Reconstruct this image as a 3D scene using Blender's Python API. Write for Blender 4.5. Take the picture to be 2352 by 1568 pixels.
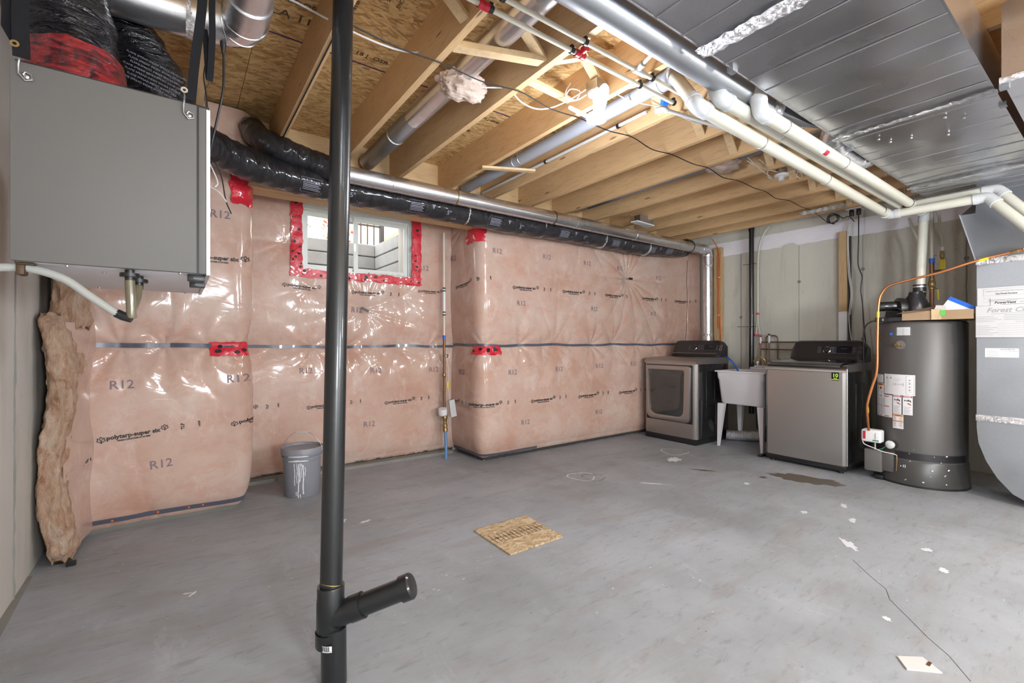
import bpy, bmesh, math, random
import numpy as np
from mathutils import Vector, Matrix, noise
random.seed(7)
for o in list(bpy.data.objects): bpy.data.objects.remove(o, do_unlink=True)
SC = bpy.context.scene
COL = SC.collection
PI = math.pi
# ------------------------------------------------------------------ camera
H = 1.22                    # eye height
cam = bpy.data.cameras.new('camera'); co = bpy.data.objects.new('camera', cam); COL.objects.link(co)
cam.sensor_fit = 'HORIZONTAL'; cam.sensor_width = 36.0; cam.lens = 1050/2352*36.0
cam.shift_y = 1.0/2352; cam.clip_start = 0.05
co.location = (0, 0, H); co.rotation_euler = (PI/2, 0, -math.radians(36))
SC.camera = co
# ------------------------------------------------------------------ world and colour
SC.view_settings.view_transform = 'Standard'; SC.view_settings.look = 'None'
SC.view_settings.gamma = 1.0; SC.view_settings.use_curve_mapping = False
SC.view_settings.exposure = 0.6
w = bpy.data.worlds.new('sky'); SC.world = w; w.use_nodes = True
nt = w.node_tree; nt.nodes.clear()
sky = nt.nodes.new('ShaderNodeTexSky'); sky.sky_type = 'HOSEK_WILKIE'; sky.turbidity = 6.0
sky.sun_direction = (0.7, 0.5, 0.35)
bg = nt.nodes.new('ShaderNodeBackground'); bg.inputs[1].default_value = 30.0
out = nt.nodes.new('ShaderNodeOutputWorld')
hz = nt.nodes.new('ShaderNodeMix'); hz.data_type = 'RGBA'; hz.inputs[0].default_value = .65; hz.inputs[7].default_value = (.16, .15, .135, 1)
nt.links.new(sky.outputs[0], hz.inputs[6]); nt.links.new(hz.outputs[2], bg.inputs[0]); nt.links.new(bg.outputs[0], out.inputs[0])
# ------------------------------------------------------------------ lamps: lit bulb, rear fill lights added out of view, unseen side lamp
def lamp(name, loc, power, size, col, typ='AREA', rot=(0, 0, 0)):
    l = bpy.data.lights.new(name, typ); l.energy = power; l.color = col
    if typ == 'AREA': l.shape = 'DISK'; l.size = size
    else: l.shadow_soft_size = size
    o = bpy.data.objects.new(name, l); COL.objects.link(o); o.location = loc; o.rotation_euler = rot
    return o
lamp('bulb_glow', (1.955, 1.856, 2.25), 32, 0.12, (0.84, 0.90, 1.0), 'POINT')
lamp('rear_fill_light', (0.6, -1.5, 1.35), 170, 0.22, (0.86, 0.935, 1.0), 'POINT')  # unseen fill added to brighten the room from the rear
lamp('rear_fill_light', (2.3, -1.6, 1.5), 128, 0.22, (0.86, 0.935, 1.0), 'POINT')
lamp('unseen_side_lamp', (3.75, -0.85, 1.7), 80, 0.14, (0.98, 0.95, 0.92), 'POINT')  # unseen lamp out of frame to the right
# ------------------------------------------------------------------ materials
def _new(name):
    m = bpy.data.materials.new(name); m.use_nodes = True
    return m, m.node_tree, m.node_tree.nodes['Principled BSDF']
def srgb(r, g, b):
    f = lambda c: ((c/255+0.055)/1.055)**2.4 if c > 10 else c/255/12.92
    return (f(r), f(g), f(b), 1)
def S(b, n, v):
    if n in b.inputs: b.inputs[n].default_value = v
def coords(nt, scale=(1, 1, 1), rot=(0, 0, 0), kind='Object', rnd=False):
    tc = nt.nodes.new('ShaderNodeTexCoord'); mp = nt.nodes.new('ShaderNodeMapping')
    mp.inputs['Scale'].default_value = scale; mp.inputs['Rotation'].default_value = rot
    nt.links.new(tc.outputs[kind], mp.inputs[0])
    if rnd:
        oi = nt.nodes.new('ShaderNodeObjectInfo'); mul = nt.nodes.new('ShaderNodeMath'); mul.operation = 'MULTIPLY'
        mul.inputs[1].default_value = 37.0; nt.links.new(oi.outputs['Random'], mul.inputs[0])
        nt.links.new(mul.outputs[0], mp.inputs['Location'])
    return mp.outputs[0]
def noi(nt, vec, scale, detail=4, rough=0.55, dist=0.0):
    n = nt.nodes.new('ShaderNodeTexNoise'); n.inputs['Scale'].default_value = scale
    n.inputs['Detail'].default_value = detail; n.inputs['Roughness'].default_value = rough
    n.inputs['Distortion'].default_value = dist
    nt.links.new(vec, n.inputs['Vector']); return n.outputs['Fac']
def vor(nt, vec, scale, out='Distance', feature='F1', rand=1.0):
    n = nt.nodes.new('ShaderNodeTexVoronoi'); n.feature = feature; n.inputs['Scale'].default_value = scale
    n.inputs['Randomness'].default_value = rand
    nt.links.new(vec, n.inputs['Vector']); return n.outputs[out]
def ramp(nt, fac, stops):
    r = nt.nodes.new('ShaderNodeValToRGB'); cr = r.color_ramp
    while len(cr.elements) > 1: cr.elements.remove(cr.elements[-1])
    cr.elements[0].position = stops[0][0]; cr.elements[0].color = stops[0][1]
    for p, c in stops[1:]:
        e = cr.elements.new(p); e.color = c
    nt.links.new(fac, r.inputs[0]); return r.outputs[0]
def g(v): return (v, v, v, 1)
def mix(nt, a, b, fac, mode='MIX'):
    m = nt.nodes.new('ShaderNodeMix'); m.data_type = 'RGBA'; m.blend_type = mode
    for s_, v in ((m.inputs[6], a), (m.inputs[7], b), (m.inputs[0], fac)):
        if hasattr(v, 'links'): nt.links.new(v, s_)
        else: s_.default_value = v
    return m.outputs[2]
def bump(nt, b, h, strength, dist=0.01, to='Normal'):
    n = nt.nodes.new('ShaderNodeBump'); n.inputs['Strength'].default_value = strength; n.inputs['Distance'].default_value = dist
    nt.links.new(h, n.inputs['Height']); nt.links.new(n.outputs[0], b.inputs[to])
def flat(name, col, rough=0.5, metal=0.0, coat=0.0, bmp=0, bscale=60, var=0.0, **k):
    m, nt, b = _new(name); S(b, 'Base Color', col); S(b, 'Roughness', rough); S(b, 'Metallic', metal); S(b, 'Coat Weight', coat)
    for kk, v in k.items(): S(b, kk, v)
    v = coords(nt)
    if var:
        f = noi(nt, v, 6, 5, 0.6)
        nt.links.new(mix(nt, tuple(c*(1-var) for c in col[:3])+(1,), tuple(min(1, c*(1+var)) for c in col[:3])+(1,), f), b.inputs['Base Color'])
    if bmp: bump(nt, b, noi(nt, v, bscale, 3, 0.6), bmp, 0.003)
    return m
M = {}
def build_mats():
    # concrete floor
    m, nt, b = _new('concrete_floor'); v = coords(nt)
    c = ramp(nt, noi(nt, v, 0.9, 6, 0.6), [(0.28, (.225, .23, .24, 1)), (0.5, (.315, .33, .352, 1)), (0.72, (.39, .405, .44, 1))])
    v2 = coords(nt, (1.0, 4.0, 1), (0, 0, 0.5))
    c = mix(nt, c, (.25, .222, .195, 1), ramp(nt, noi(nt, v2, 1.3, 6, 0.65, 0.6), [(0.5, g(0)), (0.7, g(.45))]))
    c = mix(nt, c, (.46, .47, .51, 1), ramp(nt, noi(nt, coords(nt, (1.4, .6, 1), (0, 0, .9)), 2.1, 8, 0.8, 0.3), [(0.56, g(0)), (0.70, g(.5))]))
    c = mix(nt, c, (.12, .115, .11, 1), ramp(nt, noi(nt, v2, 7, 8, 0.78, 0.4), [(0.54, g(0)), (0.74, g(.6))]))
    vs = coords(nt, (1, 2.2, 1), (0, 0, 0.4))
    sp = ramp(nt, vor(nt, vs, 9), [(0.0, g(1)), (0.055, g(1)), (0.09, g(0))])
    msk = ramp(nt, noi(nt, v, 1.1, 2), [(0.5, g(0)), (0.62, g(.9))])
    spm = nt.nodes.new('ShaderNodeMath'); spm.operation = 'MULTIPLY'; nt.links.new(sp, spm.inputs[0]); nt.links.new(msk, spm.inputs[1])
    c = mix(nt, c, (.62, .62, .64, 1), spm.outputs[0])
    dk = ramp(nt, vor(nt, coords(nt, (1, 2.8, 1), (0, 0, -0.7)), 6.3), [(0.0, g(.8)), (0.03, g(.6)), (0.05, g(0))])
    c = mix(nt, c, (.07, .07, .07, 1), dk)
    nt.links.new(c, b.inputs['Base Color']); S(b, 'Roughness', 0.52); S(b, 'Specular IOR Level', 0.35)
    nt.links.new(ramp(nt, noi(nt, v, 2.5, 5), [(0.3, g(.42)), (0.7, g(.68))]), b.inputs['Roughness'])
    bump(nt, b, noi(nt, v, 30, 8, 0.7), 0.25, 0.004); M['floor'] = m
    # concrete walls
    def wall(name, base, stain, rot):
        m, nt, b = _new(name); v = coords(nt)
        c = mix(nt, base, tuple(x*1.22 for x in base[:3])+(1,), noi(nt, v, 1.6, 6, 0.62))
        vv = coords(nt, (3, 3, .5))
        c = mix(nt, c, stain, ramp(nt, noi(nt, vv, 1.6, 6, 0.7, 0.5), [(0.52, g(0)), (0.75, g(.6))]))
        hp = ramp(nt, vor(nt, v, 17), [(0.0, g(1)), (0.07, g(1)), (0.1, g(0))])
        hm = ramp(nt, noi(nt, v, 4, 3), [(0.5, g(0)), (0.58, g(.8))])
        k = nt.nodes.new('ShaderNodeMath'); k.operation = 'MULTIPLY'; nt.links.new(hp, k.inputs[0]); nt.links.new(hm, k.inputs[1])
        c = mix(nt, c, tuple(x*.45 for x in base[:3])+(1,), k.outputs[0])
        nt.links.new(c, b.inputs['Base Color']); S(b, 'Roughness', 0.86)
        bump(nt, b, noi(nt, v, 25, 8, 0.7), 0.35, 0.006); return m
    M['wall_r'] = wall('concrete_right', (.50, .485, .425, 1), (.30, .28, .23, 1), 0)
    M['wall_l'] = wall('concrete_left', (.46, .435, .40, 1), (.27, .25, .225, 1), 0)
    # oriented strand board
    def osb(name, c0, c1, c2, sc=1.0):
        m, nt, b = _new(name); v = coords(nt, (sc, sc, sc))
        d = nt.nodes.new('ShaderNodeTexNoise'); d.inputs['Scale'].default_value = 9; d.inputs['Detail'].default_value = 3; nt.links.new(v, d.inputs['Vector'])
        ad = nt.nodes.new('ShaderNodeVectorMath'); ad.operation = 'MULTIPLY_ADD'; ad.inputs[1].default_value = (.03, .03, .03)
        nt.links.new(d.outputs['Color'], ad.inputs[0]); nt.links.new(v, ad.inputs[2])
        def flakes(rot, sx_, sy_):
            mr = nt.nodes.new('ShaderNodeMapping'); mr.inputs['Rotation'].default_value = (0, 0, rot); nt.links.new(ad.outputs[0], mr.inputs[0])
            mp = nt.nodes.new('ShaderNodeMapping'); mp.inputs['Scale'].default_value = (sx_, sy_, 1); nt.links.new(mr.outputs[0], mp.inputs[0])
            q = nt.nodes.new('ShaderNodeSeparateColor'); nt.links.new(vor(nt, mp.outputs[0], 1.0, 'Color'), q.inputs[0]); return q
        q1, q2, q3 = flakes(.12, 12, 50), flakes(-.45, 14, 64), flakes(.55, 17, 70)
        c = ramp(nt, q1.outputs[0], [(0, c0), (0.5, c1), (1, c2)])
        def over(c, q, th): return mix(nt, c, ramp(nt, q.outputs[1], [(0, c0), (0.4, c1), (1, c2)]), ramp(nt, q.outputs[2], [(th, g(0)), (th+.03, g(.9))]))
        c = over(c, q2, .5); c = over(c, q3, .62)
        dk = ramp(nt, noi(nt, coords(nt, (7, 42, 7), (0, 0, .1)), 1.6, 5, .75, .6), [(.56, g(0)), (.63, g(.7))])
        c = mix(nt, c, tuple(x*.36 for x in c0[:3])+(1,), dk)
        nt.links.new(c, b.inputs['Base Color']); S(b, 'Roughness', 0.62)
        bump(nt, b, q1.outputs[1], 0.25, 0.002); return m
    M['osb'] = osb('osb_subfloor', (.36, .20, .075, 1), (.58, .36, .145, 1), (.74, .53, .26, 1))
    M['osb2'] = osb('osb_patch', (.34, .22, .11, 1), (.52, .38, .22, 1), (.68, .55, .37, 1), 1.6)
    # sawn softwood, grain along the chosen axis
    def wood(name, a, bb, sc, rnd=True, kn=True):
        m, nt, b = _new(name); v = coords(nt, sc, rnd=rnd)
        c = mix(nt, a, bb, noi(nt, v, 5, 6, 0.6, 0.8))
        v3 = coords(nt, tuple(x*6 for x in sc), rnd=rnd)
        c = mix(nt, c, tuple(x*.78 for x in a[:3])+(1,), ramp(nt, noi(nt, v3, 6, 3, 0.5), [(0.5, g(0)), (0.7, g(.5))]))
        if kn:
            vk = coords(nt, tuple(max(x, .45)*1.0 for x in sc), rnd=rnd)
            c = mix(nt, c, (.11, .055, .025, 1), ramp(nt, vor(nt, vk, 4.2), [(0.0, g(.9)), (0.05, g(.8)), (0.09, g(0))]))
        nt.links.new(c, b.inputs['Base Color']); S(b, 'Roughness', 0.6)
        bump(nt, b, noi(nt, v3, 8, 3), 0.12, 0.002); return m
    M['joist'] = wood('joist_spruce', (.54, .335, .165, 1), (.70, .48, .26, 1), (2.5, .25, 2.5))
    M['woodx'] = wood('lumber_x', (.50, .32, .155, 1), (.66, .47, .26, 1), (.25, 2.5, 2.5))
    M['woodz'] = wood('stud_wood', (.42, .27, .13, 1), (.58, .41, .22, 1), (2.5, 2.5, .25))
    M['brid'] = wood('bridging_wood', (.52, .35, .18, 1), (.70, .53, .32, 1), (.8, .8, .8), kn=False)
    # polythene film over pink fibreglass
    m, nt, b = _new('poly_over_pink'); v = coords(nt)
    c = ramp(nt, noi(nt, v, 1.7, 6, 0.62, 0.4), [(0.28, (.46, .27, .20, 1)), (0.45, (.52, .345, .275, 1)), (0.6, (.55, .40, .335, 1)), (0.78, (.57, .45, .39, 1))])
    c = mix(nt, c, (.50, .235, .165, 1), ramp(nt, noi(nt, coords(nt, (1, 1, 1.5), (.4, .3, 0)), 3.6, 9, 0.74, 0.35), [(0.50, g(0)), (0.68, g(.5))]))
    c = mix(nt, c, (.68, .57, .51, 1), ramp(nt, noi(nt, coords(nt, (1.2, 1.2, .9), (.2, .9, 0)), 4.6, 9, 0.76, 0.4), [(0.52, g(0)), (0.68, g(.45))]))
    c = mix(nt, c, (.33, .23, .18, 1), ramp(nt, noi(nt, v, 14, 8, 0.75), [(0.6, g(0)), (0.75, g(.45))]))
    nt.links.new(c, b.inputs['Base Color']); S(b, 'Roughness', 0.75); S(b, 'Coat Weight', 0.8); S(b, 'Coat Roughness', 0.13); S(b, 'Specular IOR Level', 0.25)
    mg = nt.nodes.new('ShaderNodeTexNoise'); mg.inputs['Scale'].default_value = 2.2; mg.inputs['Detail'].default_value = 3; mg.inputs['Distortion'].default_value = 1.4
    nt.links.new(v, mg.inputs['Vector'])
    rid = nt.nodes.new('ShaderNodeMath'); rid.operation = 'SUBTRACT'; rid.inputs[1].default_value = .5; nt.links.new(mg.outputs['Fac'], rid.inputs[0])
    ab = nt.nodes.new('ShaderNodeMath'); ab.operation = 'ABSOLUTE'; nt.links.new(rid.outputs[0], ab.inputs[0])
    pw = nt.nodes.new('ShaderNodeMath'); pw.operation = 'POWER'; pw.inputs[1].default_value = .5; nt.links.new(ab.outputs[0], pw.inputs[0])
    bump(nt, b, pw.outputs[0], 0.16, 0.012, 'Coat Normal')
    bump(nt, b, noi(nt, v, 9, 5, .6), 0.4, 0.01); M['poly'] = m
    # raw fibreglass
    m, nt, b = _new('raw_fibreglass'); v = coords(nt, (2.2, 2.2, .8))
    c = ramp(nt, noi(nt, v, 7, 10, 0.75, 1.2), [(0.32, (.34, .17, .10, 1)), (0.43, (.64, .39, .26, 1)), (0.56, (.80, .58, .43, 1)), (0.7, (.88, .74, .60, 1))])
    nt.links.new(c, b.inputs['Base Color']); S(b, 'Roughness', 0.95); S(b, 'Specular IOR Level', 0.1)
    bump(nt, b, noi(nt, v, 16, 10, 0.8, 1.0), 1.0, 0.02); M['fibre'] = m
    # galvanised sheet
    def galv(name, col, r0, r1, bs=0.05, ms=1.2):
        m, nt, b = _new(name); v = coords(nt)
        sp = vor(nt, v, 190, 'Color'); sx = nt.nodes.new('ShaderNodeSeparateColor'); nt.links.new(sp, sx.inputs[0])
        n1 = noi(nt, v, ms, 3, 0.5)
        mm = n1
        nt.links.new(ramp(nt, mm, [(0.3, g(r0)), (0.7, g(r1))]), b.inputs['Roughness'])
        nt.links.new(mix(nt, tuple(x*.93 for x in col[:3])+(1,), col, sx.outputs[1]), b.inputs['Base Color']); S(b, 'Metallic', 0.95)
        bump(nt, b, noi(nt, v, 2.2, 2), bs, 0.03); return m
    M['duct'] = galv('galvanised_trunk', (.56, .56, .58, 1), .20, .36, .10, 1.6)
    M['galv'] = galv('galvanised_pipe', (.72, .72, .74, 1), .20, .34, .05, 3)
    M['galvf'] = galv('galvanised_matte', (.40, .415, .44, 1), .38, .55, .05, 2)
    m, nt, b = _new('foil_tape'); v = coords(nt); S(b, 'Base Color', (.82, .82, .84, 1)); S(b, 'Metallic', 1.0); S(b, 'Roughness', 0.22)
    bump(nt, b, noi(nt, v, 38, 5, .7, 1.5), 0.9, 0.012); M['foil'] = m
    # black duct sleeve film
    m, nt, b = _new('black_sleeve'); v = coords(nt); S(b, 'Base Color', (.012, .012, .016, 1)); S(b, 'Roughness', 0.28)
    S(b, 'Coat Weight', .5); S(b, 'Coat Roughness', .1)
    bump(nt, b, noi(nt, coords(nt, (9, 2.2, 2.2)), 5, 6, .7, 1.2), 1.0, 0.022); M['sleeve'] = m
    # red sheathing tape
    m, nt, b = _new('red_tape'); v = coords(nt); S(b, 'Roughness', 0.3); S(b, 'Coat Weight', .7)
    nt.links.new(mix(nt, (.50, .008, .02, 1), (.72, .03, .06, 1), noi(nt, v, 18, 4)), b.inputs['Base Color'])
    bump(nt, b, noi(nt, v, 26, 4, .6, 1), 0.7, 0.008); M['red'] = m
    m, nt, b = _new('dark_red_tape'); v = coords(nt); S(b, 'Roughness', 0.3); S(b, 'Coat Weight', .6)
    nt.links.new(mix(nt, (.03, .004, .008, 1), (.33, .015, .02, 1), ramp(nt, noi(nt, coords(nt, (1, 1, 2)), 16, 5, .7, 1.0), [(.38, g(0)), (.56, g(1))])), b.inputs['Base Color'])
    bump(nt, b, noi(nt, coords(nt, (1, 1, 3)), 22, 5, .7, 1.5), 1.0, 0.012); M['redd'] = m
    m, nt, b = _new('black_duct_film'); v = coords(nt); S(b, 'Base Color', (.006, .006, .009, 1)); S(b, 'Roughness', 0.16); S(b, 'Specular IOR Level', .6)
    bump(nt, b, noi(nt, coords(nt, (1.3, 1.3, 7), (0.15, .2, 0)), 5, 4, .55, 1.6), 1.0, 0.035); M['film'] = m
    # brushed stainless
    def brushed(name, col, rough, sc):
        m, nt, b = _new(name); v = coords(nt, sc); S(b, 'Metallic', 1.0)
        nt.links.new(mix(nt, tuple(x*.9 for x in col[:3])+(1,), col, noi(nt, v, 40, 3)), b.inputs['Base Color']); S(b, 'Roughness', rough)
        S(b, 'Anisotropic', .5); bump(nt, b, noi(nt, v, 60, 2), 0.04, 0.001); return m
    M['steel'] = brushed('brushed_steel', (.50, .49, .475, 1), .36, (1, 1, 40))
    M['steeld'] = brushed('platinum_steel', (.46, .43, .41, 1), .38, (1, 1, 40))
    M['oxide'] = flat('washer_cabinet', (.035, .034, .036, 1), .16, .6, coat=.5)
    M['consol'] = flat('console_dark', (.07, .066, .07, 1), .28, .7)
    M['blackp'] = flat('black_plastic', (.012, .012, .013, 1), .38, bmp=.05, bscale=120)
    M['abs'] = flat('black_abs', (.010, .011, .012, 1), .32, coat=.25, bmp=.06, bscale=40)
    M['glassd'] = flat('door_glass', (.035, .036, .034, 1), .06, coat=1)
    M['screen'] = flat('screen', (.008, .009, .014, 1), .12)
    M['ltext'] = flat('print_grey', (.20, .20, .24, 1), .5)
    M['chrome'] = flat('chrome', (.75, .74, .72, 1), .12, 1)
    M['zinc'] = flat('zinc', (.55, .55, .55, 1), .35, 1)
    M['hrv'] = flat('hrv_enamel', (.124, .117, .110, 1), .62, bmp=.06, bscale=300)
    M['hrvs'] = flat('hrv_case', (.62, .61, .64, 1), .4)
    M['pvc'] = flat('pvc_cream', (.60, .575, .49, 1), .3, var=.10)
    M['pvcw'] = flat('pvc_white', (.56, .565, .57, 1), .28, var=.04)
    M['pvcg'] = flat('pvc_grey_white', (.34, .35, .385, 1), .35, var=.05)
    M['cpvc'] = flat('cpvc', (.60, .56, .46, 1), .35, var=.08)
    M['pex'] = flat('pex', (.50, .49, .40, 1), .4, var=.06)
    M['white'] = flat('white_plastic', (.72, .72, .72, 1), .4)
    M['sinkw'] = flat('sink_white', (.66, .63, .65, 1), .42, var=.03)
    M['vinyl'] = flat('window_vinyl', (.70, .73, .70, 1), .35)
    M['paper'] = flat('paper', (.52, .51, .51, 1), .7)
    M['label'] = flat('label_white', (.74, .73, .73, 1), .45)
    M['ink'] = flat('ink_black', (.012, .010, .012, 1), .5)
    M['inkf'] = flat('ink_faded', (.215, .15, .17, 1), .6)
    M['inkg'] = flat('ink_grey', (.30, .30, .31, 1), .6)
    M['inkw'] = flat('ink_brown', (.09, .05, .025, 1), .6)
    M['redp'] = flat('red_plastic', (.50, .012, .03, 1), .35)
    M['redink'] = flat('red_ink', (.42, .02, .03, 1), .5)
    M['orangei'] = flat('orange_ink', (.75, .25, .03, 1), .5)
    M['orange'] = flat('orange_cable', (.62, .15, .03, 1), .45)
    M['blue'] = flat('blue_plastic', (.01, .12, .62, 1), .35)
    M['bluepipe'] = flat('blue_pipe', (.09, .24, .47, 1), .45, var=.2)
    M['yellow'] = flat('yellow_vinyl', (.72, .55, .02, 1), .4)
    M['lime'] = flat('lime_print', (.42, .8, .05, 1), .4)
    M['green'] = flat('green_wire', (.02, .22, .10, 1), .4)
    M['greent'] = flat('green_tape', (.12, .5, .08, 1), .5)
    M['copper'] = flat('copper', (.62, .25, .10, 1), .32, .85, var=.15)
    M['copperd'] = flat('copper_dull', (.22, .12, .07, 1), .42, .8, var=.3)
    M['brass'] = flat('brass_dull', (.34, .24, .11, 1), .4, .9, var=.2)
    M['tank'] = flat('tank_paint', (.095, .089, .085, 1), .44, .2)
    M['tankd'] = flat('tank_base', (.06, .057, .055, 1), .35, .2)
    M['card'] = flat('cardboard', (.36, .24, .14, 1), .8, var=.06)
    M['cardd'] = flat('cardboard_inside', (.26, .17, .10, 1), .85)
    M['bucket'] = flat('bucket_grey', (.23, .235, .265, 1), .42, var=.05)
    M['paint'] = flat('dried_paint', (.66, .66, .70, 1), .6, var=.05)
    M['strap'] = flat('slate_strap', (.085, .09, .125, 1), .3, coat=.5, bmp=.1, bscale=20)
    M['damp'] = flat('dampproof', (.06, .055, .05, 1), .75, bmp=.4, bscale=30, var=.3)
    M['curb'] = flat('footing_edge', (.23, .22, .20, 1), .8, bmp=.4, bscale=30, var=.25)
    M['web'] = flat('nylon_webbing', (.012, .012, .014, 1), .75, bmp=.4, bscale=400, **{'Specular IOR Level': .15})
    M['memb'] = flat('white_membrane', (.78, .76, .80, 1), .45, bmp=.5, bscale=9, var=.05)
    M['hose'] = flat('clear_hose', (.38, .38, .355, 1), .22, coat=.5, var=.15)
    M['hosed'] = flat('murky_hose', (.15, .125, .075, 1), .25, coat=.5, var=.3)
    M['rust'] = flat('rusted_clip', (.10, .06, .035, 1), .6, .5, var=.4)
    M['cable'] = flat('nm_cable', (.60, .57, .54, 1), .45)
    M['cord'] = flat('black_cord', (.01, .01, .012, 1), .4)
    M['purple'] = flat('purple_edge', (.075, .02, .11, 1), .6)
    M['timber'] = flat('well_timber', (.36, .36, .36, 1), .8, bmp=.4, bscale=40, var=.25)
    M['leaf'] = flat('leaf_green', (.20, .30, .08, 1), .6, var=.4)
    M['leafr'] = flat('leaf_red', (.45, .16, .10, 1), .6, var=.3)
    M['fence'] = flat('fence_metal', (.05, .045, .045, 1), .5)
    M['stucco'] = flat('house_siding', (.85, .55, .35, 1), .8)
    M['gravel'] = flat('gravel', (.30, .28, .26, 1), .9, bmp=.8, bscale=60, var=.3)
    M['foam'] = flat('spray_foam', (.72, .72, .62, 1), .8, bmp=.5, bscale=30)
    M['wet'] = flat('damp_stain', (.105, .085, .062, 1), .35, var=.2)
    M['crack'] = flat('dark_crack', (.05, .045, .04, 1), .9)
    M['tile'] = flat('tile_scrap', (.60, .53, .51, 1), .6, var=.08)
    m, nt, b = _new('window_glass'); S(b, 'Base Color', (.95, .97, 1, 1)); S(b, 'Roughness', .03); S(b, 'Transmission Weight', 1.0); S(b, 'IOR', 1.0); S(b, 'Alpha', .35); M['glass'] = m
    m, nt, b = _new('lamp_glow'); S(b, 'Base Color', (1, 1, 1, 1)); S(b, 'Emission Color', (.93, .96, 1, 1)); S(b, 'Emission Strength', 4.0); M['glow'] = m
build_mats()
# ------------------------------------------------------------------ geometry helpers
class G:
    """collects faces; every call adds one closed shape"""
    def __init__(s): s.v = []; s.f = []; s.sm = []
    def add(s, v, f, smooth=False):
        k = len(s.v); s.v += [tuple(p) for p in v]; s.f += [tuple(i+k for i in q) for q in f]; s.sm += [smooth]*len(f); return s
    def box(s, x0, x1, y0, y1, z0, z1, rot=None, c=None):
        v = [Vector(p) for p in ((x0,y0,z0),(x1,y0,z0),(x1,y1,z0),(x0,y1,z0),(x0,y0,z1),(x1,y0,z1),(x1,y1,z1),(x0,y1,z1))]
        if rot is not None:
            c = Vector(c) if c is not None else Vector(((x0+x1)/2, (y0+y1)/2, (z0+z1)/2))
            v = [c+rot @ (p-c) for p in v]
        return s.add(v, [(0,3,2,1),(4,5,6,7),(0,1,5,4),(1,2,6,5),(2,3,7,6),(3,0,4,7)])
    def rbox(s, x0, x1, y0, y1, z0, z1, r=.01, seg=3, smooth=True):
        bm = bmesh.new(); bmesh.ops.create_cube(bm, size=1)
        for p in bm.verts: p.co = Vector(((x0+x1)/2+p.co.x*(x1-x0), (y0+y1)/2+p.co.y*(y1-y0), (z0+z1)/2+p.co.z*(z1-z0)))
        bmesh.ops.bevel(bm, geom=list(bm.edges), offset=r, segments=seg, profile=.5, affect='EDGES')
        bm.verts.ensure_lookup_table(); s.add([p.co.copy() for p in bm.verts], [[q.index for q in f.verts] for f in bm.faces], smooth); bm.free(); return s
    def tube(s, pts, r, n=16, cap=True, smooth=True, flat_=None):
        pts = [Vector(p) for p in pts]; rr = r if isinstance(r, (list, tuple)) else [r]*len(pts)
        T = [(pts[min(i+1, len(pts)-1)]-pts[max(i-1, 0)]).normalized() for i in range(len(pts))]
        up = Vector((0, 0, 1)) if abs(T[0].z) < .9 else Vector((1, 0, 0))
        N = (up-T[0]*up.dot(T[0])).normalized(); vs = []
        for i, p in enumerate(pts):
            N = (N-T[i]*N.dot(T[i])).normalized(); B = T[i].cross(N)
            for k in range(n):
                a = 2*PI*k/n; ca, sa = math.cos(a), math.sin(a)
                if flat_: sa *= flat_
                vs.append(p+(N*ca+B*sa)*rr[i])
        fs = [(i*n+k, i*n+(k+1) % n, (i+1)*n+(k+1) % n, (i+1)*n+k) for i in range(len(pts)-1) for k in range(n)]
        s.add(vs, fs, smooth); k0 = len(s.v)-len(vs)
        if cap:
            s.f += [tuple(k0+k for k in reversed(range(n))), tuple(k0+(len(pts)-1)*n+k for k in range(n))]; s.sm += [False, False]
        return s
    def cyl(s, a, b, r, n=16, cap=True, r2=None): return s.tube([a, b], [r, r if r2 is None else r2], n, cap)
    def lathe(s, prof, c, axis=(0, 0, 1), n=28, smooth=True):
        """prof: list of (r, h) along axis from c"""
        A = Vector(axis).normalized(); up = Vector((1, 0, 0)) if abs(A.x) < .9 else Vector((0, 1, 0))
        N = (up-A*up.dot(A)).normalized(); B = A.cross(N); c = Vector(c)
        vs = [c+A*h+(N*math.cos(2*PI*k/n)+B*math.sin(2*PI*k/n))*r for r, h in prof for k in range(n)]
        fs = [(i*n+k, i*n+(k+1) % n, (i+1)*n+(k+1) % n, (i+1)*n+k) for i in range(len(prof)-1) for k in range(n)]
        return s.add(vs, fs, smooth)
    def prism(s, poly, ax, lo, hi):
        """poly in the two axes other than ax ('x','y','z'), extruded from lo to hi"""
        def p3(p, h): return {'x': (h, p[0], p[1]), 'y': (p[0], h, p[1]), 'z': (p[0], p[1], h)}[ax]
        n = len(poly); vs = [p3(p, lo) for p in poly]+[p3(p, hi) for p in poly]
        return s.add(vs, [tuple(reversed(range(n))), tuple(range(n, 2*n))]+[(i, (i+1) % n, n+(i+1) % n, n+i) for i in range(n)])
    def beam(s, a, b, w, t, up=(0, 0, 1)):
        """rectangular bar between two points: width w, thickness t (along up)"""
        a, b = Vector(a), Vector(b); d = (b-a).normalized(); u = Vector(up); sd = d.cross(u).normalized(); u = sd.cross(d)
        vs = [q+sd*(w/2*i)+u*(t/2*j) for q in (a, b) for i, j in ((-1,-1),(1,-1),(1,1),(-1,1))]
        return s.add(vs, [(0,3,2,1),(4,5,6,7),(0,1,5,4),(1,2,6,5),(2,3,7,6),(3,0,4,7)])
    def hull(s, A, B):
        """loft between two loops of equal length, capped"""
        n = len(A); return s.add(list(A)+list(B), [tuple(reversed(range(n))), tuple(range(n, 2*n))]+[(i, (i+1) % n, n+(i+1) % n, n+i) for i in range(n)])
WL = {}
def _mesh(name, ge, mats):
    me = bpy.data.meshes.new(name); return me
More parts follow.
